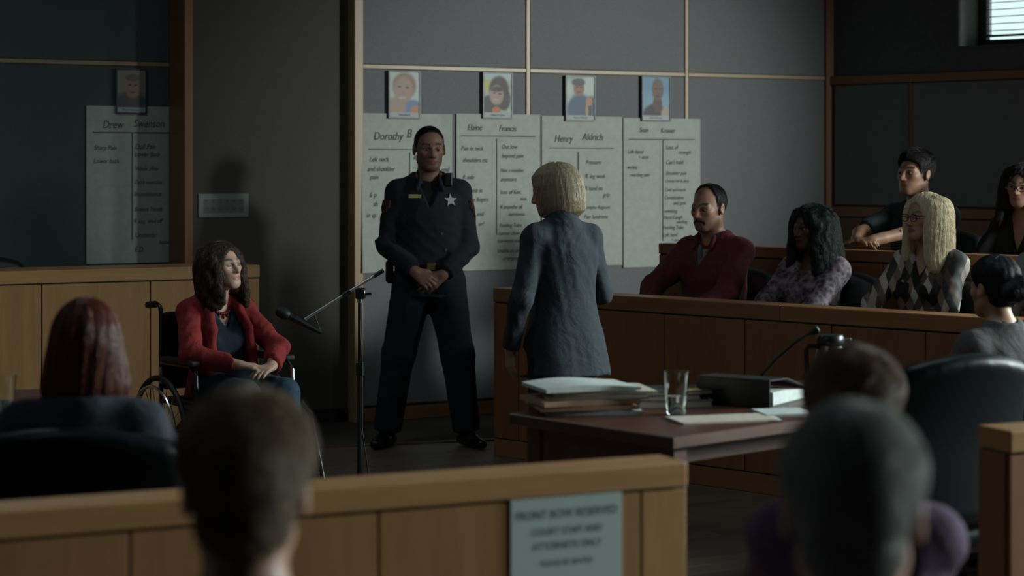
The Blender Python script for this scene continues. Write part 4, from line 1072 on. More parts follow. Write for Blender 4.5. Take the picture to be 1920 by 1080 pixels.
        for k in (1, -1):
            F.ell(s.S[k], [.048 * g] * 3, None, .04)
            F.cone(s.Nk + V3(0, -.005, .03 * g), s.S[k] + V3(0, -.01, .01), .040 * g, .042 * g, .04)
        fm = .88 if s.fem else 1.0
        s._arms(F, .050 * g * fm, .039 * g * fm, .027 * g * fm, .02)
        for k in (1, -1):
            s._hand(F, k)
            F.cone(s.hip[k], s.knee[k], .082 * g, .055 * g, .03); F.cone(s.knee[k], s.ank[k], .054 * g, .036 * g, .02)
            F.cone(s.ank[k] + V3(0, -.02, -.035), s.ank[k] + V3(0, .06, -.048), .030, .021, .02)
        s._head(F)
        lip = lip or tuple(c * f for c, f in zip(s.skin, (.80, .52, .50)))
        sk = np.array(s.skin) * V3(1.03, .96, .91)
        def color(p):
            c = np.tile(sk, (len(p), 1)); q = ((p - s.O) @ s.Rh) / s.hs; x, y, z = q.T; ax_ = np.abs(x)
            def mixin(m, col, a=1.0): c[m] = c[m] * (1 - a) + np.array(col) * a
            mixin((y > .03) & (np.abs(z + .03) < .022) & (ax_ > .03) & (ax_ < .06), sk * V3(1.08, .88, .85), .6)
            mixin((np.linalg.norm(q - V3(0, .11, -.035), axis=1) < .022), sk * V3(1.08, .86, .82), .5)
            if beard is not None:
                bc_, ba, mode = beard
                mixin((y > .0) & (z < -.045) & (z > -.125) & (ax_ < .075) & ((ax_ / .024) ** 2 + ((z + .068) / .009) ** 2 > 1), bc_, ba)
            mixin((y > .055) & ((ax_ / .0260) ** 2 + ((z + .068) / .0135) ** 2 < 1), lip, .9)
            bz = .0235 + .005 * (1 - ((ax_ - .036) / .02) ** 2)
            mixin((y > .035) & (np.abs(z - bz) < .0058) & (ax_ > .012) & (ax_ < .054), brow, .85)
            mixin((y > .05) & (((ax_ - .031) / .020) ** 2 + ((z - .001) / .0105) ** 2 < 1), sk * V3(.42, .36, .36), .75)
            return c
        s.bodyo = field_mesh('body', F, skinmat(), s.root, 1, color)
        me = s.bodyo.data
        s.bvh = BVHTree.FromPolygons([v.co for v in me.vertices], [p.vertices[:] for p in me.polygons])
        return s.bodyo
    def hit(s, bvh, p, d):
        r = bvh.ray_cast(Vector(p), Vector(d)); return (np.array(r[0]), np.array(r[1])) if r[0] is not None else (None, None)
    def eyes(s, iris=(.03, .018, .012), look=0.0):
        fwd = s.Rh @ V3(0, 1, 0)
        for k in (1, -1):
            o = s.hp(.0315 * k, .2, -.003); h_, _ = s.hit(s.bvh, o, -fwd)
            if h_ is None: continue
            c = h_ - fwd * .0042 * s.hs
            F = []
            bm = bmesh.new(); bmesh.ops.create_icosphere(bm, subdivisions=3, radius=1)
            sc = V3(.0142, .0062, .0068) * s.hs
            for v in bm.verts: v.co = Vector(c + s.Rh @ (V3(*v.co) * sc))
            me = bpy.data.meshes.new('eye'); 
            idx = [1 if abs(((np.array(f.calc_center_median()) - c) @ s.Rh)[0] / s.hs - look) < .0064 else 0 for f in bm.faces]
            bm.to_mesh(me); bm.free()
            me.materials.append(plain('sclera', (.26, .24, .22), .3)); me.materials.append(plain('iris_%d' % int(iris[0] * 1000), iris, .2))
            me.polygons.foreach_set('material_index', idx); me.polygons.foreach_set('use_smooth', [True] * len(idx))
            link('eye', me, None, s.root)
    def glasses(s, col=(.02, .012, .012), rx=.026, rz=.019):
        m = plain('spectacle_frame', col, .3); y = .108
        G = MB()
        for k in (1, -1):
            G.tube([s.hp(.033 * k + rx * math.cos(a), y - .004 * abs(math.cos(a)), -.004 + rz * math.sin(a)) for a in [i * math.pi / 12 for i in range(24)]], .0022, 6, closed=True)
            G.tube([s.hp(.059 * k, y - .006, .003), s.hp(.076 * k, .06, .004), s.hp(.082 * k, -.01, .0)], .0018, 6)
        G.tube([s.hp(-.008, y, .002), s.hp(.008, y, .002)], .002, 6)
        G.build('glasses', m, s.root, True)
    # ---- clothes
    def top(s, name, mat, infl=.014, arm=.016, sleeve=.97, hem=-.08, hem_w=None, neck_r=.058, neck_drop=.0, v=None, wr=.0035, freq=13., seed=1, res=.010, bust=0.0, shoulder=.0, cuff=1.0, mods=None, rows=None, color=None, k=.04):
        J = [s.P, s.Nk] + [d[q] for d in (s.S, s.el, s.wr) for q in (1, -1)]
        lo = np.min(J, 0) - .20; hi = np.max(J, 0) + .20
        if hem < 0: lo[2] = min(lo[2], s.P[2] + hem - .1)
        F = Field(lo, hi, res); g = s.g; infl += s.bulk
        tab = [r for r in s.tab if r[0] > hem + .02]
        a0 = np.interp(max(hem, s.tab[1][0]), [r[0] for r in s.tab], [r[1] for r in s.tab]); b0 = np.interp(max(hem, s.tab[1][0]), [r[0] for r in s.tab], [r[2] for r in s.tab])
        if hem_w: a0, b0 = hem_w
        tab = [(hem, a0, b0, s.tab[0][3])] + tab
        if rows: tab = rows
        F.loft(s.P, s.Rs, tab, infl, .03)
        if bust:
            for q in (1, -1): F.ell(s.P + s.Rs @ V3(.068 * q * g, (.078 + bust * .5) * g, .325 * g), [v_ * g for v_ in (.062, .045 + bust, .06)], s.Rs, .05)
        fm = .90 if s.fem else 1.0
        for q in (1, -1):
            F.ell(s.S[q] + s.Rs @ V3(0, 0, shoulder), [(.046 * g + arm)] * 3, None, k)
            F.cone(s.Nk + V3(0, -.008, .016 * g), s.S[q] + V3(0, -.005, .006 + shoulder), .044 * g + infl * .5, .038 * g + arm, .04)
        s._arms(F, .050 * g * fm + arm, .040 * g * fm + arm * 1.05, .030 * g * fm + arm * cuff, .02, sleeve)
        F.wrinkle(wr * 1.25, freq, seed, foci=[s.el[1], s.el[-1], s.S[1] * .8 + s.P * .2, s.S[-1] * .8 + s.P * .2])
        for q in (1, -1):
            if sleeve > .3:
                e = s.el[q] + (s.wr[q] - s.el[q]) * sleeve; n = s.wr[q] - s.el[q]
            else:
                e = s.S[q] + (s.el[q] - s.S[q]) * (.62 + sleeve); n = s.el[q] - s.S[q]
            F.plane(e, n, .004, .11 if sleeve > .3 else .14)
        if neck_r:
            F.cone(s.Nk + V3(0, -.01, .012 + neck_drop), s.hp(0, -.02, -.05) + V3(0, 0, .08), neck_r * g, neck_r * g * 1.15, .008, 'sub')
        if v is not None:
            (vw, vd) = v      # half width at the collar, depth below the collar
            def fv(x, y, z):
                return np.maximum(np.abs(x) - vw * np.clip((z + vd) / vd, 0, 1.4), np.maximum(-y, -(z + vd))) * .7
            F.fn((-.16, 0, -vd - .02), (.16, .3, .09), s.Nk - s.Rs @ V3(0, .02, 0), s.Rs, fv, .004, 'sub')
        if mods: mods(F)
        return field_mesh(name, F, mat, s.root, 1, color)
    def trousers(s, name, mat, infl=.014, hi_t=.10, thigh=.086, kneer=.060, cuff=.052, upto=.97, wr=.003, seed=3, res=.011):
        J = [s.P] + [d[q] for d in (s.hip, s.knee, s.ank) for q in (1, -1)]
        lo = np.min(J, 0) - .19; hi = np.max(J, 0) + .19
        F = Field(lo, hi, res); g = s.g
        tab = [r for r in s.tab if r[0] <= hi_t * g + .001]
        F.loft(s.P, s.Rs, tab, infl + s.bulk * .7, .03)
        for q in (1, -1):
            e = s.knee[q] + (s.ank[q] - s.knee[q]) * upto
            F.cone(s.hip[q], s.knee[q], thigh * g + infl, kneer * g + infl, .04); F.cone(s.knee[q], e, kneer * g + infl, cuff * g + infl * .6, .03)
        F.wrinkle(wr * 1.2, 13, seed, foci=[s.knee[1], s.knee[-1], s.hip[1], s.hip[-1]])
        for q in (1, -1): F.plane(s.knee[q] + (s.ank[q] - s.knee[q]) * upto, s.ank[q] - s.knee[q], .004, .12)
        return field_mesh(name, F, mat, s.root, 1)
    def shoes(s, mat, toe=(.12, 1), res=.010, high=.0, tilt=0.0):
        for q in (1, -1):
            a = s.ank[q]; d = nrm((toe[0] * q, toe[1], tilt)); lat = np.cross(d, V3(0, 0, 1)); z0 = -.075
            F = Field(a - .2, a + V3(.22, .30, .2), res)
            F.cone(a + d * -.05 + V3(0, 0, z0 + .032), a + d * .06 + V3(0, 0, z0 + .036), .036, .043, .02)
            F.cone(a + d * .06 + V3(0, 0, z0 + .034), a + d * .165 + V3(0, 0, z0 + .026), .042, .030, .02)
            F.cone(a + V3(0, 0, z0 + .05), a + V3(0, 0, .02 + high), .042, .043 + high * .2, .02)
            F.plane(a + V3(0, 0, z0 + .001), (0, 0, -1)); F.plane(a + V3(0, 0, .035 + high), (0, 0, 1), .004)
            field_mesh('shoe', F, mat, s.root, 1)
    # ---- hair
    def hair(s, name, mat, f, lo=(-.16, -.17, -.2), hi=(.16, .15, .16), res=.006, locks=(), k=.008, strand=(0, 0, 0), cutface=None, smooth=1, fur=None):
        h = s.hs
        cs = np.array([[x, y, z] for x in (lo[0], hi[0]) for y in (lo[1], hi[1]) for z in (lo[2], hi[2])]) * h @ s.Rh.T + s.O
        F = Field(cs.min(0), cs.max(0), res)
        def g_(x, y, z):
            x, y, z = x / h, y / h, z / h
            d = f(x, y, z)
            return d * h
        F.fn([v * h for v in lo], [v * h for v in hi], s.O, s.Rh, g_, .003)
        for pts, rad in locks: F.chain([s.hp(*p) for p in pts], [r * h for r in rad], k)
        if strand[0]:
            ix = np.nonzero(np.abs(F.v) < .03); p = np.stack([F.ax[i][ix[i]] for i in range(3)], 1).astype(float)
            q = ((p - s.O) @ s.Rh) / h; th = np.arctan2(q[:, 0], q[:, 1])
            F.v[ix] += (strand[0] * (np.sin(th * strand[1] + 2.5 * np.sin(q[:, 2] * strand[2])) * .6 + .4 * np.sin(th * strand[1] * 2.3 + 3 * np.sin(q[:, 2] * strand[2] * 1.7 + 1)))).astype(f4)
        if cutface:
            c_, r_ = cutface
            F.ell(s.hp(*c_), [v * h for v in r_], s.Rh, .006, 'sub')
            F.cone(s.hp(0, .105, -.085), s.hp(0, .115, -.30), .060 * h, .062 * h, .006, 'sub')
            F.cone(s.hp(0, .045, -.105), s.hp(0, .055, -.30), .058 * h, .064 * h, .006, 'sub')
        o = field_mesh(name, F, mat, s.root, smooth)
        if fur: s.strands(o, mat, **fur)
        return o
    def strands(s, o, mat, n=5000, length=.03, lift=.004, mode='short', seed=1, rad=.0007, jit=.25, K=6):
        me = o.data; nf = len(me.polygons); rs = np.random.RandomState(seed); h = s.hs
        vc = np.empty(len(me.vertices) * 3, f4); me.vertices.foreach_get('co', vc); vc = vc.reshape(-1, 3).astype(float)
        fi = np.empty(nf * 4, np.int32); me.loops.foreach_get('vertex_index', fi); fi = fi.reshape(-1, 4)
        q = vc[fi]; ar = np.linalg.norm(np.cross(q[:, 2] - q[:, 0], q[:, 3] - q[:, 1]), axis=1) + 1e-12
        pick = rs.choice(nf, n, p=ar / ar.sum()); u, v = rs.rand(n, 1), rs.rand(n, 1); q = q[pick]
        p = (q[:, 0] * (1 - u) + q[:, 1] * u) * (1 - v) + (q[:, 3] * (1 - u) + q[:, 2] * u) * v
        bv = BVHTree.FromPolygons(vc.tolist(), fi.tolist())
        crown_ = s.hp(0, -.045, .11); out = np.empty((n, K, 3)); L = length * h * rs.uniform(.6, 1.25, n); off = rs.uniform(0, .0015, n)
        jv = rs.normal(size=(n, 3)) * jit; dn = np.array([0, 0, -1.0])
        for i in range(n):
            x = p[i]
            for k_ in range(K):
                co, no, _, _ = bv.find_nearest(Vector(x)); no = np.array(no)
                x = np.array(co) + no * (off[i] + lift * (k_ / (K - 1)) ** 1.5)
                out[i, k_] = x
                fl = (x - crown_) if mode == 'short' else (dn + (x - crown_) * 2.0)
                fl = fl / (np.linalg.norm(fl) + 1e-9) + jv[i]
                fl = fl - no * (fl @ no); fl /= np.linalg.norm(fl) + 1e-9
                x = x + fl * L[i] / (K - 1)
        hc = bpy.data.hair_curves.new('hair_strands'); hc.add_curves([K] * n)
        hc.points.foreach_set('position', out.astype(f4).ravel())
        at = hc.attributes.get('radius') or hc.attributes.new('radius', 'FLOAT', 'POINT')
        at.data.foreach_set('value', np.tile(np.linspace(rad, rad * .4, K), n).astype(f4))
        hc.materials.append(strandmat(mat))
        so = bpy.data.objects.new('hair_strands', hc); COL.objects.link(so); so.parent = o
        return so
def strandmat(m0):
    nm = m0.name + '_strands'
    if nm in MATS: return MATS[nm]
    m, nt, b = new_mat(nm); el = [n for n in m0.node_tree.nodes if n.type == 'VALTORGB'][0].color_ramp.elements
    hi = N(nt, 'ShaderNodeHairInfo'); cr = N(nt, 'ShaderNodeValToRGB'); nt.links.new(hi.outputs['Random'], cr.inputs[0])
    cr.color_ramp.elements[0].color = el[0].color; cr.color_ramp.elements[1].color = [min(1, c * 1.15) for c in el[1].color[:3]] + [1]
    nt.links.new(cr.outputs[0], b.inputs['Base Color']); b.inputs['Roughness'].default_value = .42; b.inputs['Specular IOR Level'].default_value = .35
    MATS[nm] = m; return m
CR_C, CR_R = (0, -.014, .032), (.076, .095, .084)
def short_hair(thick, line, top_extra=.0, noise=.0015, nf=60):
    ly = [p[0] for p in line]; lz = [p[1] for p in line]
    def f(x, y, z):
        sd = np.clip((np.abs(x) - .045) / .03, 0, 1) * np.clip((.06 - z) / .05, 0, 1)
        t = thick * (1 - .75 * sd) + top_extra * np.clip((z - .02) / .09, 0, 1)
        d = E(x, y, z, CR_C, (CR_R[0] + .004, CR_R[1] + .004, CR_R[2] + .004)) - t
        if min(lz) < -.07: d = np.minimum(d, E(x, y, z, (0, -.040, -.040), (.060, .058, .056)) - thick * .3)
        d = d + noise * (np.sin(nf * x + 3 * np.sin(nf * .4 * y)) + np.sin(nf * 1.3 * y + 2 * np.sin(nf * .6 * z)))
        ear = E(np.abs(x), y, z, (.086, -.008, -.012), (.020, .020, .033))
        return np.maximum(np.maximum(d, (np.interp(y, ly, lz) - z) * .8), -ear)
    return f
MEN_LINE = [(-.12, -.055), (-.06, -.070), (-.035, -.055), (-.02, -.02), (.012, -.025), (.026, -.02), (.038, .028), (.05, .052), (.07, .070), (.10, .078)]
GS = plain('gold_metal', (.55, .42, .16), .3, .9)
LEATHERSH = plain('black_shoe_leather', (.008, .009, .010), .3)

# ---------------------------------------------------------------- 1 sheriff's officer
NAVY = cloth('navy_uniform', (.0075, .011, .018), (.012, .017, .026), scale=120, fold=.25)
P = Human('uniformed officer with silver star badge standing with hands clasped', (-.475, 10.95, 0), (.10, -1), H=1.815, yaw=8, pitch=-4, skin=(.27, .15, .105), stance=.21, handres=.004, lean=1, bres=.016)
P.ank[1] = V3(.235, -.03, .08); P.ank[-1] = V3(-.215, .03, .08)
for k in (1, -1): P.knee[k] = (P.hip[k] + P.ank[k]) / 2 + V3(.01 * k, .02, .02)
P.arm(1, (.095, .215, 1.01), (1, -.9, -.1), (-.78, .18, -.60), (-.1, -.9, -.3), .55)
P.arm(-1, (-.075, .195, .99), (-1, -.9, -.1), (.80, .12, -.55), (.1, -.9, -.3), .35)
P.body(beard=((.05, .035, .03), .35, 'stubble'))
P.eyes()
P.hair('hair', hairmat('black_crop', (.006, .005, .005), (.016, .013, .012), .6), short_hair(-.0012, [(-.12, -.05), (-.06, -.065), (-.035, -.05), (-.02, -.01), (.012, -.015), (.024, -.01), (.032, .055), (.044, .080), (.055, .094), (.065, .104), (.10, .12)], .002, .0004), res=.005, fur=dict(n=4500, length=.010, lift=.0015, seed=2, rad=.0005))
sh = P.top('uniform_shirt', NAVY, infl=.026, arm=.020, hem=-.10, hem_w=(.165, .120), neck_r=.060, v=(.062, .15), wr=.0065, freq=11, seed=4, res=.009, shoulder=.004)
P.trousers('uniform_trousers', NAVY, infl=.020, cuff=.064, kneer=.072, thigh=.098, upto=.985, wr=.004, res=.010)
P.shoes(LEATHERSH, toe=(.5, 1), high=.05)
sb = BVHTree.FromPolygons([v.co for v in sh.data.vertices], [p.vertices[:] for p in sh.data.polygons])
def stick(p0, dr=(0, -1, 0)):
    h_, n_ = P.hit(sb, p0, dr); return h_, n_
# undershirt in the collar opening, collar wings
F = Field((-.12, -.08, 1.30), (.12, .20, 1.60), .007); F.loft(P.P, P.Rs, P.tab, .006, .02); F.cone(P.Nk + V3(0, .0, -.05), P.Nk + V3(0, .012, .045), .066, .064, .03)
F.plane(P.Nk + V3(0, 0, .040), (0, .35, 1)); F.plane((0, 0, 1.34), (0, 0, -1))
field_mesh('undershirt', F, cloth('black_undershirt', (.006, .006, .007)), P.root)
F = Field((-.16, -.14, 1.38), (.16, .20, 1.62), .006)
F.cone(P.Nk + V3(0, -.004, .005), P.Nk + V3(0, .004, .045), .088, .074, .01); F.cone(P.Nk + V3(0, -.004, -.03), P.Nk + V3(0, .006, .12), .074, .064, .006, 'sub')
for q in (1, -1): F.cone(P.Nk + V3(.05 * q, .075, .020), P.Nk + V3(.075 * q, .125, -.045), .018, .012, .02)
F.cone(P.Nk + V3(0, .06, .06), P.Nk + V3(0, .17, -.06), .052, .045, .008, 'sub')
field_mesh('collar', F, NAVY, P.root)
STAR = plain('badge_silver', (.42, .43, .43), .45, .2)
def onchest(xp, yp):
    q = px(xp, yp, 10.7); loc = P.root.matrix_world.inverted() if False else None
    # picture point -> local x,z of the officer (he faces the lens)
    d_ = 10.83; w3 = px(xp, yp, d_) - Vector((-.475, 10.95, 0)); a = P.root.rotation_euler.z
    return (w3.x * math.cos(-a) - w3.y * math.sin(-a), w3.z)
bx, bz = onchest(845, 376); h_, n_ = stick((bx, .5, bz))
pts = []
for i in range(10):
    r = .040 if i % 2 == 0 else .017; a = math.pi / 2 + i * math.pi / 5; pts.append((r * math.cos(a), r * math.sin(a)))
def badge_at(name, poly, h_, n_, th, mat):
    q = Vector(n_).to_track_quat('-Y', 'Z').to_matrix().to_4x4(); M = Matrix.Translation(Vector(h_)) @ q
    return MB().prism(poly, -th, .004, M=M).build(name, mat, P.root)
badge_at('star_badge', pts, h_, n_, .005, STAR)
bx, bz = onchest(778, 368.5); h_, n_ = stick((bx, .5, bz))
badge_at('name_plate', [(-.035, -.012), (.035, -.012), (.035, .012), (-.035, .012)], h_, n_, .004, plain('plate_gold', (.62, .52, .24), .4, .3))
for xp, yp in ((828, 438), (836, 468)):
    bx, bz = onchest(xp, yp); h_, n_ = stick((bx, .5, bz))
    badge_at('button', [(.007 * math.cos(a), .007 * math.sin(a)) for a in [i * math.pi / 6 for i in range(12)]], h_, n_, .003, plain('shirt_button', (.10, .11, .12), .3))
bx, bz = onchest(842, 340); h_, n_ = stick((bx, .5, bz))
M = Matrix.Translation(Vector(h_) + Vector((0, .02, .01)))
MB().box((-.024, -.018, -.038), (.024, .018, .038), .008, M=M, seg=2).build('radio_microphone', BLACKP, P.root)
MB().tube([Vector(h_) + Vector((0, .02, -.03)), Vector(h_) + Vector((.012, .035, -.10)), Vector(h_) + Vector((.03, .02, -.22)), Vector(h_) + Vector((.02, .0, -.36))], .004, 6).build('radio_cord', BLACKR, P.root, True)
for q in (1, -1):
    c0 = P.S[q] * .72 + P.el[q] * .28
    dr = nrm((-.9 * q, -.5 if q > 0 else -.35, 0)); h_, n_ = stick(c0 - dr * .3, dr)
    if h_ is not None:
        M = Matrix.Translation(Vector(h_)) @ Vector(n_).to_track_quat('-Y', 'Z').to_matrix().to_4x4()
        pa = plain('shoulder_patch', (.085, .028, .018), .8)
        b_ = MB().prism([(-.038, .045), (.038, .045), (.04, 0), (.0, -.055), (-.04, 0)], -.002, .012, M=M).build('shoulder_patch', pa, P.root)
        MB().prism([(.018 * math.cos(a), .018 * math.sin(a)) for a in [i * math.pi / 8 for i in range(16)]], -.0032, 0, M=M).build('patch_emblem', plain('patch_navy', (.02, .022, .04), .8), b_)
F = Field((-.26, -.22, .93), (.26, .24, 1.12), .008)
F.loft(P.P, P.Rs, [r for r in P.tab if -.08 < r[0] < .25], .030, .01); F.plane((0, 0, 1.055), (0, 0, 1)); F.plane((0, 0, 1.005), (0, 0, -1))
field_mesh('duty_belt', F, BLACKP, P.root)
MB().box((-.03, .140, 1.010), (.022, .172, 1.052), .004).build('belt_buckle', GS, P.root)
MB().box((.20, -.06, .93), (.245, .04, 1.06), .012).build('belt_pouch', BLACKP, P.root)
w_ = P.wr[-1] + (P.el[-1] - P.wr[-1]) * .06; ad_ = nrm(P.wr[-1] - P.el[-1])
MB().tube([w_ - ad_ * .014, w_ + ad_ * .014], .035, 20).build('wristwatch', BLACKP, P.root, True)

# ---------------------------------------------------------------- 2 blonde lawyer in a grey-blue suit
SUIT = cloth('slate_suit', (.018, .0255, .034), (.026, .036, .046), scale=140, fold=.45)
P = Human('blonde bobbed woman in slate blue suit jacket standing with back turned', (.225, 8.42, 0), (-.50, .87), H=1.60, female=True, yaw=46, pitch=-13, skin=(.36, .22, .16), stance=.09, lean=-2, handres=.006, head_fwd=.012)
P.arm(-1, (-.235, .06, .80), (-.6, -1, 0), (.08, .12, -1), (1, 0, 0), .35)
P.arm(1, (.10, .26, 1.02), (.8, -.7, -.5), (-.5, .8, .2), (-.3, 0, -1), .5)
P.body(brow=(.12, .08, .05)); P.eyes()
def bob(x, y, z):
    a = np.interp(z, [-.145, -.125, -.08, -.03, .03, .08, .105, .122, .128], [.060, .090, .100, .101, .096, .080, .058, .030, .004])
    b = np.interp(z, [-.145, -.125, -.08, -.03, .03, .08, .105, .122, .128], [.075, .108, .120, .127, .125, .104, .076, .038, .004])
    d = (np.sqrt((x / a) ** 2 + ((y + .018) / b) ** 2) - 1) * np.minimum(a, b) * .9
    return np.maximum(np.maximum(d, z - .127), (-.128 + .25 * (y + .02)) - z)
P.hair('hair', hairmat('ash_blonde', (.30, .24, .155), (.48, .40, .28), .45), bob, strand=(.0008, 30, 9), cutface=((0, .125, -.045), (.085, .085, .125)), res=.005, fur=dict(n=8000, length=.07, lift=.001, mode='long', seed=3, rad=.0007, jit=.10))
P.top('suit_jacket', SUIT, infl=.020, arm=.017, hem=-.165, neck_r=.050, neck_drop=-.004, wr=.0048, freq=10, seed=14, res=.009, bust=.01, shoulder=.006,
      rows=[(-.175 * P.g, .205 * P.g, .150 * P.g, -.01), (-.09 * P.g, .195 * P.g, .140 * P.g, -.008), (0, .176 * P.g, .125 * P.g, -.008), (.10 * P.g, .150 * P.g, .108 * P.g, -.004), (.18 * P.g, .138 * P.g, .102 * P.g, 0), (.30 * P.g, .146 * P.g, .108 * P.g, .003), (.40 * P.g, .154 * P.g, .106 * P.g, -.004), (.465 * P.g, .134 * P.g, .086 * P.g, -.01), (.51 * P.g, .075 * P.g, .058 * P.g, -.012), (.54 * P.g, .05 * P.g, .05 * P.g, -.012)], v=(.05, .24))
F = Field((-.14, -.16, P.Nk[2] - .08), (.14, .16, P.Nk[2] + .12), .007)
F.cone(P.Nk + V3(0, -.010, .0), P.Nk + V3(0, .002, .054), .078, .066, .008); F.cone(P.Nk + V3(0, -.008, -.03), P.Nk + V3(0, .014, .13), .060, .054, .006, 'sub')
F.plane(P.Nk + V3(0, .045, 0), (0, 1, -.25))
field_mesh('jacket_collar', F, SUIT, P.root)
F = Field((-.14, -.16, P.Nk[2] - .08), (.14, .16, P.Nk[2] + .14), .006)
F.cone(P.Nk + V3(0, -.006, -.012), P.Nk + V3(0, .006, .078), .058, .053, .012); F.cone(P.Nk + V3(0, -.006, -.03), P.Nk + V3(0, .014, .14), .050, .047, .006, 'sub'); F.plane(P.Nk + V3(0, 0, .074), (0, -.1, 1))
field_mesh('blouse_collar', F, cloth('white_cotton', (.45, .48, .50)), P.root)
F = Field((-.15, -.05, P.Nk[2] - .30), (.15, .20, P.Nk[2] + .05), .009); F.loft(P.P, P.Rs, P.tab, .005, .02); F.plane((0, 0, P.Nk[2] - .28), (0, 0, -1)); F.plane((0, .0, 0), (0, -1, 0))
field_mesh('blouse', F, cloth('white_cotton', (.45, .48, .50)), P.root)
P.trousers('suit_trousers', SUIT, infl=.012, cuff=.060, kneer=.064, upto=1.05)
P.shoes(LEATHERSH)

# ---------------------------------------------------------------- 3 woman in the wheelchair
RED = cloth('red_knit', (.20, .010, .011), (.28, .018, .016), scale=160, fold=.4, bump=.5)
P = Human('woman in red cardigan with curly brown hair sitting in the wheelchair', (WX, 9.12, 0), (WF.x, WF.y), H=1.62, female=True, crown=1.228, lean=6, yaw=18, pitch=7, roll=3, skin=(.46, .30, .235), handres=.004, knee=.10, head_fwd=.015,
          feet={1: ((.10, .36, .555), (.10, .50, .20)), -1: ((-.10, .37, .55), (-.11, .50, .20))})
P.hip = {k: V3(.085 * k, -.04, .545) for k in (1, -1)}
P.arm(1, (.075, .235, .675), (1, -.3, -.3), (-.82, .50, -.12), (-.1, -.2, -1), .35)
P.arm(-1, (-.085, .27, .665), (-1, -.2, -.3), (.84, .42, -.16), (.1, -.2, -1), .30)
P.body(brow=(.10, .06, .04), lip=(.33, .13, .11)); P.eyes((.035, .04, .04))
locks = []; rs = np.random.RandomState(5)
for i in range(64):
    th = math.radians(-205 + 230 * (i % 32) / 31 - 77 + rs.uniform(-4, 4)) if False else math.radians(58 + 244 * (i % 32) / 31 + rs.uniform(-4, 4))
    z0 = rs.uniform(.0, .085) if i < 32 else rs.uniform(-.04, .03); L_ = -.155 if i < 32 else -.205
    rr = .094 + rs.uniform(0, .012); pts = []; rad = []
    n_ = 8
    for j in range(n_):
        u = j / (n_ - 1); z = z0 + (L_ + rs.uniform(-.01, .01) - z0) * u
        bul = rr * math.sqrt(max(.25, 1 - max(0, (z - .03) / .10) ** 2)) + .016 * u + .008 * math.sin(u * 11 + i)
        a = th + .10 * math.sin(u * 9 + i * 1.7)
        pts.append((math.sin(a) * bul * .93, math.cos(a) * bul * 1.05 - .018, z)); rad.append(.014 - .006 * u)
    locks.append((pts, rad))
def wavy(x, y, z):
    d = E(x, y, z, (0, -.016, .034), (.084, .104, .096))
    d2 = (np.sqrt((x / .085) ** 2 + ((y + .03) / .088) ** 2) - 1) * .085
    d2 = np.maximum(d2, np.maximum(z - .04, -.14 - z))
    return np.minimum(d, d2)
P.hair('hair', hairmat('dark_brown_curls', (.030, .018, .012), (.095, .058, .038), .5), wavy, lo=(-.17, -.18, -.24), hi=(.17, .16, .17), locks=locks, k=.016, strand=(.003, 18, 30), cutface=((0, .122, -.020), (.067, .088, .122)), res=.005, fur=dict(n=9000, length=.06, lift=.007, mode='long', seed=4, rad=.0007, jit=.34))
# navy top beneath, then cardigan opened down the front
P.top('navy_top', cloth('navy_jersey', (.012, .024, .045), (.018, .033, .058), scale=150, fold=.3), infl=.014, arm=.004, hem=-.09, neck_r=.050, v=(.070, .135), wr=.0025, seed=6, res=.009, bust=.014, sleeve=.5)
def open_front(F):
    def f(x, y, z):
        w = np.interp(z, [-.12, .05, .20, .34, .46, .55], [.135, .118, .098, .082, .062, .080])
        return np.maximum(np.abs(x - .006) - w, .055 - y)
    F.fn((-.18, .03, -.16), (.18, .32, .60), P.P, P.Rs, f, .008, 'sub')
P.top('cardigan', RED, infl=.030, arm=.021, hem=-.11, hem_w=(.20, .145), neck_r=.066, wr=.0045, freq=11, seed=21, res=.009, bust=.016, mods=open_front, shoulder=.004)
for q in (1, -1):   # front borders hanging from the neck
    F = Field((-.24, -.15, P.P[2] - .14), (.24, .32, P.Nk[2] + .12), .009)
    pts = [P.P + P.Rs @ V3(q * x_, y_, z_) for x_, y_, z_ in ((.070, .02, .505), (.080, .090, .44), (.094, .140, .35), (.106, .145, .25), (.116, .145, .14), (.128, .150, .02), (.138, .148, -.05))]
    F.chain(pts, [.018, .020, .022, .022, .023, .024, .020], .02); F.wrinkle(.004, 16, 8 + q)
    field_mesh('cardigan_border', F, RED, P.root)
P.trousers('jeans', cloth('blue_denim', (.012, .034, .062), (.020, .050, .085), scale=160, fold=.3), infl=.010, upto=.86, cuff=.046, kneer=.056, hi_t=.05)
P.shoes(LEATHERSH, toe=(.05, 1), tilt=-.12)
# bead necklace following the chest
bead = None; bb = P.bvh; NB = 19
for i in range(NB):
    a = math.radians(-74 + 148 * i / (NB - 1)); x_ = math.sin(a) * .075; z_ = .505 - .083 * math.cos(a) ** 1.4
    o_ = P.P + P.Rs @ V3(x_, .35, z_); h_, n_ = P.hit(bb, o_, P.Rs @ V3(0, -1, 0))
    if h_ is None: continue
    if bead is None:
        bm = bmesh.new(); bmesh.ops.create_icosphere(bm, subdivisions=2, radius=.0088); bead = bpy.data.meshes.new('bead'); bm.to_mesh(bead); bm.free()
        bead.polygons.foreach_set('use_smooth', [True] * len(bead.polygons)); bead.materials.append(plain('red_bead', (.13, .018, .018), .15))
        nk = empty('necklace', parent=P.root)
    link('bead', bead, None, nk, h_ + n_ * .006)
    if i % 2: link('bead', bead, None, nk, h_ + n_ * .006 + P.Rs @ V3(0, 0, -.017))
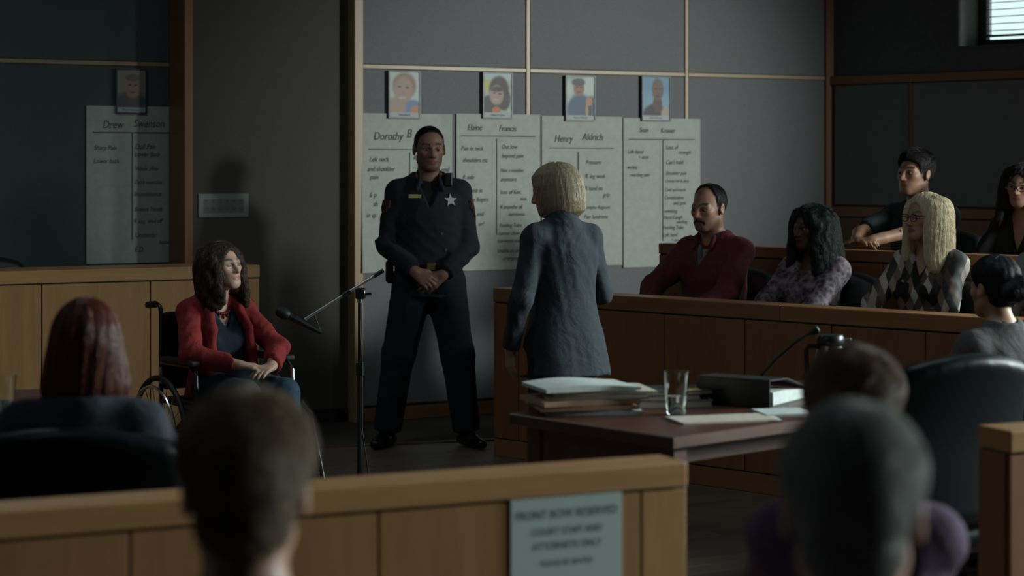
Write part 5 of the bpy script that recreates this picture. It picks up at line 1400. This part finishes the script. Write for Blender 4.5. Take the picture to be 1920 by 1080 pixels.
# ---------------------------------------------------------------- the others
def lock_set(n, th0, th1, z_hi, z_lo, length, r0=.094, flare=.016, wav=.10, wf=9., rad=(.014, .008), seed=1, segs=8, cz=.03):
    rs = np.random.RandomState(seed); out = []
    for i in range(n):
        th = math.radians(th0 + (th1 - th0) * ((i * .618) % 1) + rs.uniform(-3, 3))
        z0 = rs.uniform(z_lo, z_hi); L_ = length + rs.uniform(-.02, .02); rr = r0 + rs.uniform(0, .010); pts = []; rd = []; ph = rs.uniform(0, 6)
        for j in range(segs):
            u = j / (segs - 1); z = z0 + (L_ - z0) * u
            bul = rr * math.sqrt(max(.2, 1 - max(0, (z - cz) / .105) ** 2)) + flare * u + .006 * math.sin(u * wf * 1.2 + ph)
            a = th + wav * math.sin(u * wf + ph)
            pts.append((math.sin(a) * bul * .93, math.cos(a) * bul * 1.05 - .018, z)); rd.append(rad[0] + (rad[1] - rad[0]) * u)
        out.append((pts, rd))
    return out
def cap_shell(r=(.086, .106, .098), drop=-.14, w_=.086, dpt=.09):
    def f(x, y, z):
        d = E(x, y, z, (0, -.016, .032), r)
        d2 = (np.sqrt((x / w_) ** 2 + ((y + .03) / dpt) ** 2) - 1) * w_
        return np.minimum(d, np.maximum(d2, np.maximum(z - .04, drop - z)))
    return f
def lap_arms(P, z=None, w_=.09, y=.30):
    z = z if z is not None else P.seat_z + .20
    P.arm(1, (w_, y, z), (1, -.4, -.2), (-.7, .6, -.1), (0, -.1, -1), .4)
    P.arm(-1, (-w_, y, z), (-1, -.4, -.2), (.7, .6, -.1), (0, -.1, -1), .4)
def jury(k, off, z): return tuple(jury_pt(k, off, z))
JF = (-JN.x, -JN.y)
GREYTR = cloth('charcoal_trousers', (.018, .019, .022))

# man in maroon
P = Human('balding moustached man in maroon shirt seated at the end of the front jury row', jury(1.00, .62, .15), JF, H=1.74, crown=1.344, shank=-.13, lean=-3, yaw=-2, pitch=-6, skin=(.38, .215, .155), hres=.0045, shoulder=1.04, bulk=.012)
P.arm(1, (.14, .34, P.seat_z + .24), (1, -.2, -.2), (-.5, .8, -.2), (0, -.2, -1), .5)
P.arm(-1, (-.10, .33, P.seat_z + .22), (-1, -.4, -.1), (.6, .7, -.1), (0, -.1, -1), .4)
P.body(brow=(.02, .013, .01), beard=((.06, .045, .038), .4, 'stubble')); P.eyes()
P.hair('hair', hairmat('black_receding', (.010, .008, .007), (.03, .026, .024)), short_hair(.0025, [(-.12, -.05), (-.06, -.065), (-.035, -.05), (-.02, -.01), (.008, -.02), (.016, .0), (.018, .03), (.019, .06), (.02, .2), (.1, .2)], .003, .0006), res=.005, fur=dict(n=4500, length=.016, lift=.003, seed=5, rad=.0006))
F = Field(P.hp(-.05, .06, -.12) - .06, P.hp(.05, .12, -.04) + .06, .0035)
F.cone(P.hp(.002, .099, -.053), P.hp(.034, .083, -.068), .0085, .0060, .004); F.cone(P.hp(-.002, .099, -.053), P.hp(-.034, .083, -.068), .0085, .0060, .004)
for q in (1, -1): F.cone(P.hp(.034 * q, .083, -.068), P.hp(.026 * q, .080, -.092), .0060, .0060, .004)
F.cone(P.hp(-.016, .083, -.095), P.hp(.016, .083, -.095), .0105, .0105, .004)
field_mesh('moustache', F, hairmat('black_receding', (.010, .008, .007), (.03, .026, .024)), P.root)
P.top('shirt', cloth('maroon_cotton', (.11, .016, .026), (.155, .026, .038), fold=.4), infl=.020, arm=.026, hem=-.06, neck_r=.060, v=(.055, .13), wr=.006, freq=10, seed=31)
P.top('polo_collar_shirt', cloth('grey_knit', (.12, .125, .13)), infl=.008, arm=.004, hem=.1, neck_r=.058, v=(.03, .10), wr=.001, sleeve=.2)
F = Field(P.Nk - V3(.15, .15, .1), P.Nk + V3(.15, .18, .12), .007)
F.cone(P.Nk + V3(0, -.004, -.01), P.Nk + V3(0, .004, .045), .086, .070, .01); F.cone(P.Nk + V3(0, -.004, -.04), P.Nk + V3(0, .006, .12), .072, .062, .006, 'sub')
for q in (1, -1): F.cone(P.Nk + V3(.05 * q, .07, .02), P.Nk + V3(.06 * q, .11, -.04), .018, .010, .02)
F.cone(P.Nk + V3(0, .06, .06), P.Nk + V3(0, .17, -.06), .048, .04, .008, 'sub')
field_mesh('collar', F, cloth('maroon_cotton', (.085, .012, .020)), P.root)
P.trousers('trousers', GREYTR); P.shoes(LEATHERSH)

# woman in floral blouse
def floral_mat():
    m, nt, b = new_mat('floral_lavender')
    tc = N(nt, 'ShaderNodeTexCoord'); vo = N(nt, 'ShaderNodeTexVoronoi', Scale=30.0); no = N(nt, 'ShaderNodeTexNoise', Scale=22.0, Detail=8.0, Roughness=.85)
    nt.links.new(tc.outputs['Object'], vo.inputs['Vector']); nt.links.new(tc.outputs['Object'], no.inputs['Vector'])
    mx = N(nt, 'ShaderNodeMath', operation='MULTIPLY_ADD'); nt.links.new(vo.outputs['Distance'], mx.inputs[0]); mx.inputs[1].default_value = .35; nt.links.new(no.outputs[0], mx.inputs[2])
    cr = N(nt, 'ShaderNodeValToRGB'); nt.links.new(mx.outputs[0], cr.inputs[0]); el = cr.color_ramp.elements
    el[0].position = .52; el[0].color = (.022, .020, .026, 1); el[1].position = .80; el[1].color = (.27, .21, .24, 1)
    e = el.new(.60); e.color = (.070, .055, .064, 1); e = el.new(.68); e.color = (.15, .115, .13, 1)
    nt.links.new(cr.outputs[0], b.inputs['Base Color']); b.inputs['Roughness'].default_value = .8
    return m
FLOR = floral_mat()
P = Human('dark haired woman in lavender floral blouse in the front jury row', jury(1.57, .64, .15), JF, H=1.60, female=True, crown=1.236, shank=-.13, lean=10, yaw=-16, pitch=-4, skin=(.085, .045, .030), shoulder=1.05, bulk=.020)
lap_arms(P, w_=.12, y=.26); P.body(brow=(.01, .008, .007)); P.eyes()
BH = hairmat('black_waves', (.004, .005, .005), (.016, .022, .021), .34)
P.hair('hair', BH, cap_shell((.092, .110, .100), -.16, .098, .102), lo=(-.21, -.21, -.32), hi=(.21, .17, .17), locks=lock_set(95, 52, 308, .09, -.06, -.25, .100, .034, .10, 10, (.015, .010), 3), k=.022, strand=(.003, 16, 34), cutface=((0, .130, -.024), (.066, .097, .120)), res=.006, fur=dict(n=10000, length=.06, lift=.008, mode='long', seed=6, rad=.0007, jit=.4))
P.top('floral_blouse', FLOR, infl=.014, arm=.022, hem=-.08, neck_r=.056, v=(.085, .12), wr=.005, freq=12, seed=41, bust=.026, cuff=.8)
P.trousers('trousers', GREYTR); P.shoes(LEATHERSH)
MB().tube([P.Nk + P.Rs @ V3(x_, .078 + .01 * math.cos(x_ * 20), -.02 - .06 * math.cos(x_ * 22)) for x_ in np.linspace(-.055, .055, 9)], .0022, 6).build('neck_chain', GS, P.root, True)

# long haired blonde with glasses
def diamond_mat():
    m, nt, b = new_mat('diamond_print')
    tc = N(nt, 'ShaderNodeTexCoord'); sp = N(nt, 'ShaderNodeSeparateXYZ'); nt.links.new(tc.outputs['Object'], sp.inputs[0])
    def M2(op, a, c, k=None):
        n = N(nt, 'ShaderNodeMath', operation=op)
        for i, v in enumerate((a, c)):
            if isinstance(v, (int, float)): n.inputs[i].default_value = v
            else: nt.links.new(v, n.inputs[i])
        return n.outputs[0]
    wv = N(nt, 'ShaderNodeTexNoise', Scale=6.0, Detail=2.0); nt.links.new(tc.outputs['Object'], wv.inputs['Vector'])
    u = M2('ADD', M2('MULTIPLY', sp.outputs[0], 21.0), M2('MULTIPLY', sp.outputs[1], 15.0)); u = M2('ADD', u, M2('MULTIPLY', wv.outputs[0], 1.1))
    z = M2('MULTIPLY', sp.outputs[2], 10.5)
    A = M2('FLOOR', M2('ADD', u, z), 0); B = M2('FLOOR', M2('SUBTRACT', u, z), 0)
    cb = N(nt, 'ShaderNodeCombineXYZ'); nt.links.new(A, cb.inputs[0]); nt.links.new(B, cb.inputs[1])
    wn = N(nt, 'ShaderNodeTexWhiteNoise'); nt.links.new(cb.outputs[0], wn.inputs['Vector'])
    cr = N(nt, 'ShaderNodeValToRGB'); nt.links.new(wn.outputs['Value'], cr.inputs[0]); cr.color_ramp.interpolation = 'CONSTANT'
    el = cr.color_ramp.elements; el[0].color = (.018, .017, .018, 1); el[1].position = .26; el[1].color = (.10, .065, .05, 1)
    for p_, c_ in ((.45, (.36, .31, .26)), (.62, (.03, .028, .028)), (.74, (.46, .47, .44)), (.88, (.17, .12, .10))): e = el.new(p_); e.color = (*c_, 1)
    nt.links.new(cr.outputs[0], b.inputs['Base Color']); b.inputs['Roughness'].default_value = .7
    return m
P = Human('long haired blonde woman with glasses and diamond print blouse in the jury', jury(2.30, .62, .15), JF, H=1.66, female=True, crown=1.306, shank=-.13, lean=3, yaw=-17, pitch=1, skin=(.40, .25, .19), bulk=.014)
lap_arms(P, w_=.12, y=.27); P.body(brow=(.14, .09, .05), lip=(.26, .07, .07)); P.eyes(); P.glasses((.05, .018, .015))
P.hair('hair', hairmat('pale_blonde', (.52, .43, .28), (.78, .69, .50), .42), cap_shell((.088, .108, .099), -.15, .09, .094), lo=(-.18, -.18, -.33), hi=(.18, .17, .17), locks=lock_set(72, 62, 304, .095, -.02, -.255, .096, .014, .05, 6, (.016, .010), 9), k=.024, strand=(.002, 34, 9), cutface=((-.010, .130, -.022), (.066, .097, .122)), res=.005, fur=dict(n=11000, length=.08, lift=.004, mode='long', seed=7, rad=.0007, jit=.2))
P.top('diamond_blouse', diamond_mat(), infl=.014, arm=.020, hem=-.08, neck_r=.056, v=(.06, .19), wr=.005, freq=11, seed=51, bust=.024, cuff=.9)
P.top('black_camisole', cloth('black_jersey', (.006, .006, .007)), infl=.007, arm=.002, hem=-.05, neck_r=.060, v=(.07, .13), wr=.001, bust=.024, sleeve=.2, seed=2)
P.trousers('trousers', GREYTR); P.shoes(LEATHERSH)

# young man in green
P = Human('young dark haired man in dark green t-shirt in the rear jury row', jury(1.60, 1.80, .34), JF, H=1.75, crown=1.335, lean=-10, yaw=-10, pitch=3, skin=(.33, .19, .13), handres=.006)
P.arm(1, (.10, .50, .845), (1, .0, -.25), (-.9, .30, .0), (0, 0, -1), .2)
P.arm(-1, (-.02, .53, .850), (-1, .0, -.25), (.9, .25, .0), (0, 0, -1), .2)
P.body(); P.eyes()
P.hair('hair', hairmat('black_hair', (.006, .005, .005), (.02, .017, .016)), short_hair(.006, MEN_LINE, .012, .001, 50), res=.005, fur=dict(n=5000, length=.026, lift=.008, seed=8, rad=.0006))
P.top('green_tshirt', cloth('dark_green_cotton', (.008, .026, .024), (.013, .036, .033), fold=.35), infl=.016, arm=.020, hem=-.08, neck_r=.062, wr=.0045, seed=61, sleeve=.2)
P.trousers('trousers', GREYTR); P.shoes(LEATHERSH)

# woman in black with glasses
P = Human('curly haired woman in black blouse with glasses in the rear jury row', jury(2.20, 1.84, .34), JF, H=1.63, female=True, crown=1.262, lean=-4, yaw=10, pitch=-4, roll=-4, skin=(.32, .19, .135))
lap_arms(P); P.body(brow=(.02, .013, .01)); P.eyes(); P.glasses((.015, .012, .012))
P.hair('hair', hairmat('black_brown_curls', (.008, .006, .005), (.026, .018, .014), .4), cap_shell((.088, .106, .098), -.14, .09, .095), lo=(-.19, -.19, -.30), hi=(.19, .17, .17), locks=lock_set(70, 55, 305, .09, -.04, -.21, .096, .026, .12, 11, (.014, .009), 13), k=.020, strand=(.003, 16, 32), cutface=((0, .130, -.024), (.066, .097, .120)), res=.006, fur=dict(n=8000, length=.05, lift=.008, mode='long', seed=9, rad=.0007, jit=.5))
P.top('black_blouse', cloth('black_crepe', (.008, .007, .008), (.012, .011, .012), fold=.3), infl=.016, arm=.02, hem=-.08, neck_r=.056, v=(.06, .20), wr=.004, seed=71, bust=.02)
P.trousers('trousers', GREYTR); P.shoes(LEATHERSH)

# juror cut by the right edge
P = Human('juror in pale grey shirt cut off by the right edge', jury(3.02, .62, .15), JF, H=1.74, crown=1.33, shank=-.13, lean=2, yaw=-8, skin=(.34, .2, .14), hres=.006)
lap_arms(P); P.body(); P.eyes()
P.hair('hair', hairmat('brown_hair', (.03, .02, .013), (.07, .048, .032)), short_hair(.008, MEN_LINE, .010, .0018, 50), res=.007, fur=dict(n=3000, length=.025, lift=.006, seed=10))
P.top('grey_shirt', cloth('pale_grey_cotton', (.22, .225, .22), (.27, .275, .27), fold=.3), infl=.018, arm=.024, hem=-.06, neck_r=.062, wr=.005, seed=81, res=.012)
P.trousers('trousers', GREYTR, res=.014); P.shoes(LEATHERSH, res=.012)

# woman with the hair bun
P = Human('woman with dark hair bun and grey jacket seated facing away at right', (1.875, 7.50, 0), (-.46, .89), H=1.64, female=True, crown=1.235, lean=-4, yaw=2, pitch=-4, skin=(.40, .235, .15), shoulder=1.05)
P.arm(-1, (-.22, .20, P.seat_z + .13), (-1, -.5, 0), (.3, .8, -.4), (.3, 0, -1), .5)
P.arm(1, (.12, .30, P.seat_z + .2), (1, -.5, 0), (-.7, .6, -.1), (0, 0, -1), .4)
P.body(); P.eyes()
WLINE = [(-.12, -.062), (-.06, -.078), (-.035, -.06), (-.02, -.01), (.012, -.01), (.03, .02), (.05, .06), (.07, .075), (.10, .082)]
bunl = [([(0, -.105, -.005), (.012, -.125, -.015)], [.040, .044]), ([(-.02, -.12, -.02), (.02, -.13, .01)], [.036, .034])]
P.hair('hair', hairmat('black_bun', (.006, .006, .008), (.018, .018, .021), .36), short_hair(.011, WLINE, .006, .0006, 70), lo=(-.16, -.22, -.16), hi=(.16, .15, .16), locks=bunl, k=.02, strand=(.0012, 26, 8), res=.006, fur=dict(n=6000, length=.05, lift=.0015, seed=11, rad=.0006, jit=.1))
P.top('grey_jacket', cloth('warm_grey_wool', (.060, .060, .060), (.082, .082, .080), fold=.35), infl=.020, arm=.022, hem=-.10, neck_r=.056, wr=.0045, freq=9, seed=91, bust=.012, cuff=.7)
P.trousers('trousers', cloth('black_trouser', (.008, .008, .009))); P.shoes(LEATHERSH)

# red haired lawyer
P = Human('red haired woman in dark suit seated with her back turned at left', (px(165, 0, 5.2).x, 5.24, 0), (-.04, 1), H=1.66, female=True, crown=1.238, lean=3, yaw=4, skin=(.38, .24, .18), hres=.006, shoulder=1.1)
P.arm(1, (.20, .30, P.seat_z + .22), (1, -.5, 0), (-.3, .9, 0), (0, 0, -1), .4); P.arm(-1, (-.20, .30, P.seat_z + .22), (-1, -.5, 0), (.3, .9, 0), (0, 0, -1), .4)
P.body(); P.eyes()
def longred(x, y, z):
    a = np.interp(z, [-.19, -.17, -.12, -.06, .0, .05, .09, .112, .124, .13], [.090, .114, .120, .112, .100, .090, .070, .048, .024, .004])
    b = np.interp(z, [-.19, -.17, -.12, -.06, .0, .05, .09, .112, .124, .13], [.070, .090, .098, .104, .112, .110, .092, .064, .03, .004])
    d = (np.sqrt((x / a) ** 2 + ((y + .02) / b) ** 2) - 1) * np.minimum(a, b) * .85
    return np.maximum(np.maximum(d, z - .129), -.175 + .15 * (y + .05) - z)
P.hair('hair', hairmat('auburn_red', (.050, .010, .005), (.13, .026, .012), .4), longred, strand=(.003, 20, 8), cutface=((0, .125, -.045), (.075, .085, .13)), res=.006, lo=(-.17, -.17, -.22), fur=dict(n=8000, length=.09, lift=.002, mode='long', seed=12, rad=.0008, jit=.1))
P.top('suit_jacket', cloth('midnight_suit', (.010, .014, .022), (.015, .020, .030), fold=.25), infl=.022, arm=.022, hem=-.10, neck_r=.056, wr=.004, freq=9, seed=95, res=.012, shoulder=.01)
P.trousers('trousers', GREYTR, res=.014); P.shoes(LEATHERSH, res=.012)

# gallery: three heads seen from behind, far out of focus
P = Human('blurred short haired brown haired person in the gallery, seen from behind', (px(458, 0, 2.80).x, 2.86, 0), (-.06, 1), H=1.75, crown=1.252, lean=3, yaw=2, pitch=-8, skin=(.42, .25, .18), hres=.006, bres=.02)
lap_arms(P); P.body(); P.eyes()
P.hair('hair', hairmat('mid_brown', (.16, .11, .068), (.32, .235, .15), .5), short_hair(.012, [(-.12, -.085), (-.06, -.095), (-.035, -.075), (-.02, -.03), (.012, -.03), (.026, -.02), (.038, .028), (.05, .052), (.07, .070), (.10, .078)], .008, .0015, 60), res=.006, fur=dict(n=6000, length=.028, lift=.010, seed=13, rad=.0007))
P.top('shirt', cloth('pale_blue_cotton', (.30, .36, .38), fold=.3), infl=.016, arm=.02, hem=-.08, neck_r=.060, wr=.004, seed=101, res=.013)
P.trousers('trousers', GREYTR, res=.016); P.shoes(LEATHERSH, res=.014)
pz1 = P.seat_z
P = Human('blurred grey haired person in the gallery, nearest to the camera at right', (px(1605, 0, 2.55).x, 2.60, 0), (.12, 1), H=1.77, crown=1.268, lean=3, yaw=-4, pitch=-4, skin=(.44, .24, .18), hres=.006, bres=.02)
lap_arms(P); P.body(); P.eyes()
P.hair('hair', hairmat('iron_grey', (.28, .285, .275), (.50, .51, .49), .5), short_hair(.010, [(-.12, -.085), (-.06, -.095), (-.035, -.07), (-.02, -.02), (.012, -.03), (.026, -.02), (.038, .03), (.05, .06), (.07, .08), (.10, .09)], .006, .0012, 60), res=.006, fur=dict(n=6000, length=.022, lift=.006, seed=14, rad=.0007))
P.top('jacket', cloth('black_wool', (.010, .010, .012), fold=.3), infl=.022, arm=.024, hem=-.08, neck_r=.060, wr=.004, seed=111, res=.013)
P.trousers('trousers', GREYTR, res=.016); P.shoes(LEATHERSH, res=.014)
P = Human('blurred brown haired person in purple top in the gallery gap', (px(1601, 0, 3.80).x, 3.86, 0), (.05, 1), H=1.64, crown=1.218, lean=2, yaw=-3, skin=(.42, .25, .18), hres=.006, bres=.02, shoulder=.92)
lap_arms(P); P.body(); P.eyes()
P.hair('hair', hairmat('chestnut', (.11, .07, .046), (.23, .155, .10), .5), short_hair(.016, [(-.12, -.095), (-.06, -.105), (-.035, -.085), (-.02, -.03), (.012, -.04), (.026, -.03), (.038, .02), (.05, .045), (.07, .065), (.10, .075)], .006, .0015, 60), res=.006, fur=dict(n=6000, length=.035, lift=.008, seed=15, rad=.0007))
P.top('purple_top', cloth('purple_jersey', (.080, .048, .10), (.11, .066, .135), fold=.3), infl=.014, arm=.016, hem=-.08, neck_r=.058, wr=.004, seed=121, res=.012, k=.06)
P.trousers('trousers', GREYTR, res=.016); P.shoes(LEATHERSH, res=.014)
pew('oak gallery pew under the two nearest spectators', (.05, 2.80), 0, 2.6, seat=pz1)
pew('oak gallery pew under the spectator in purple', (.75, 3.86), .1, 1.0, seat=P.seat_z)
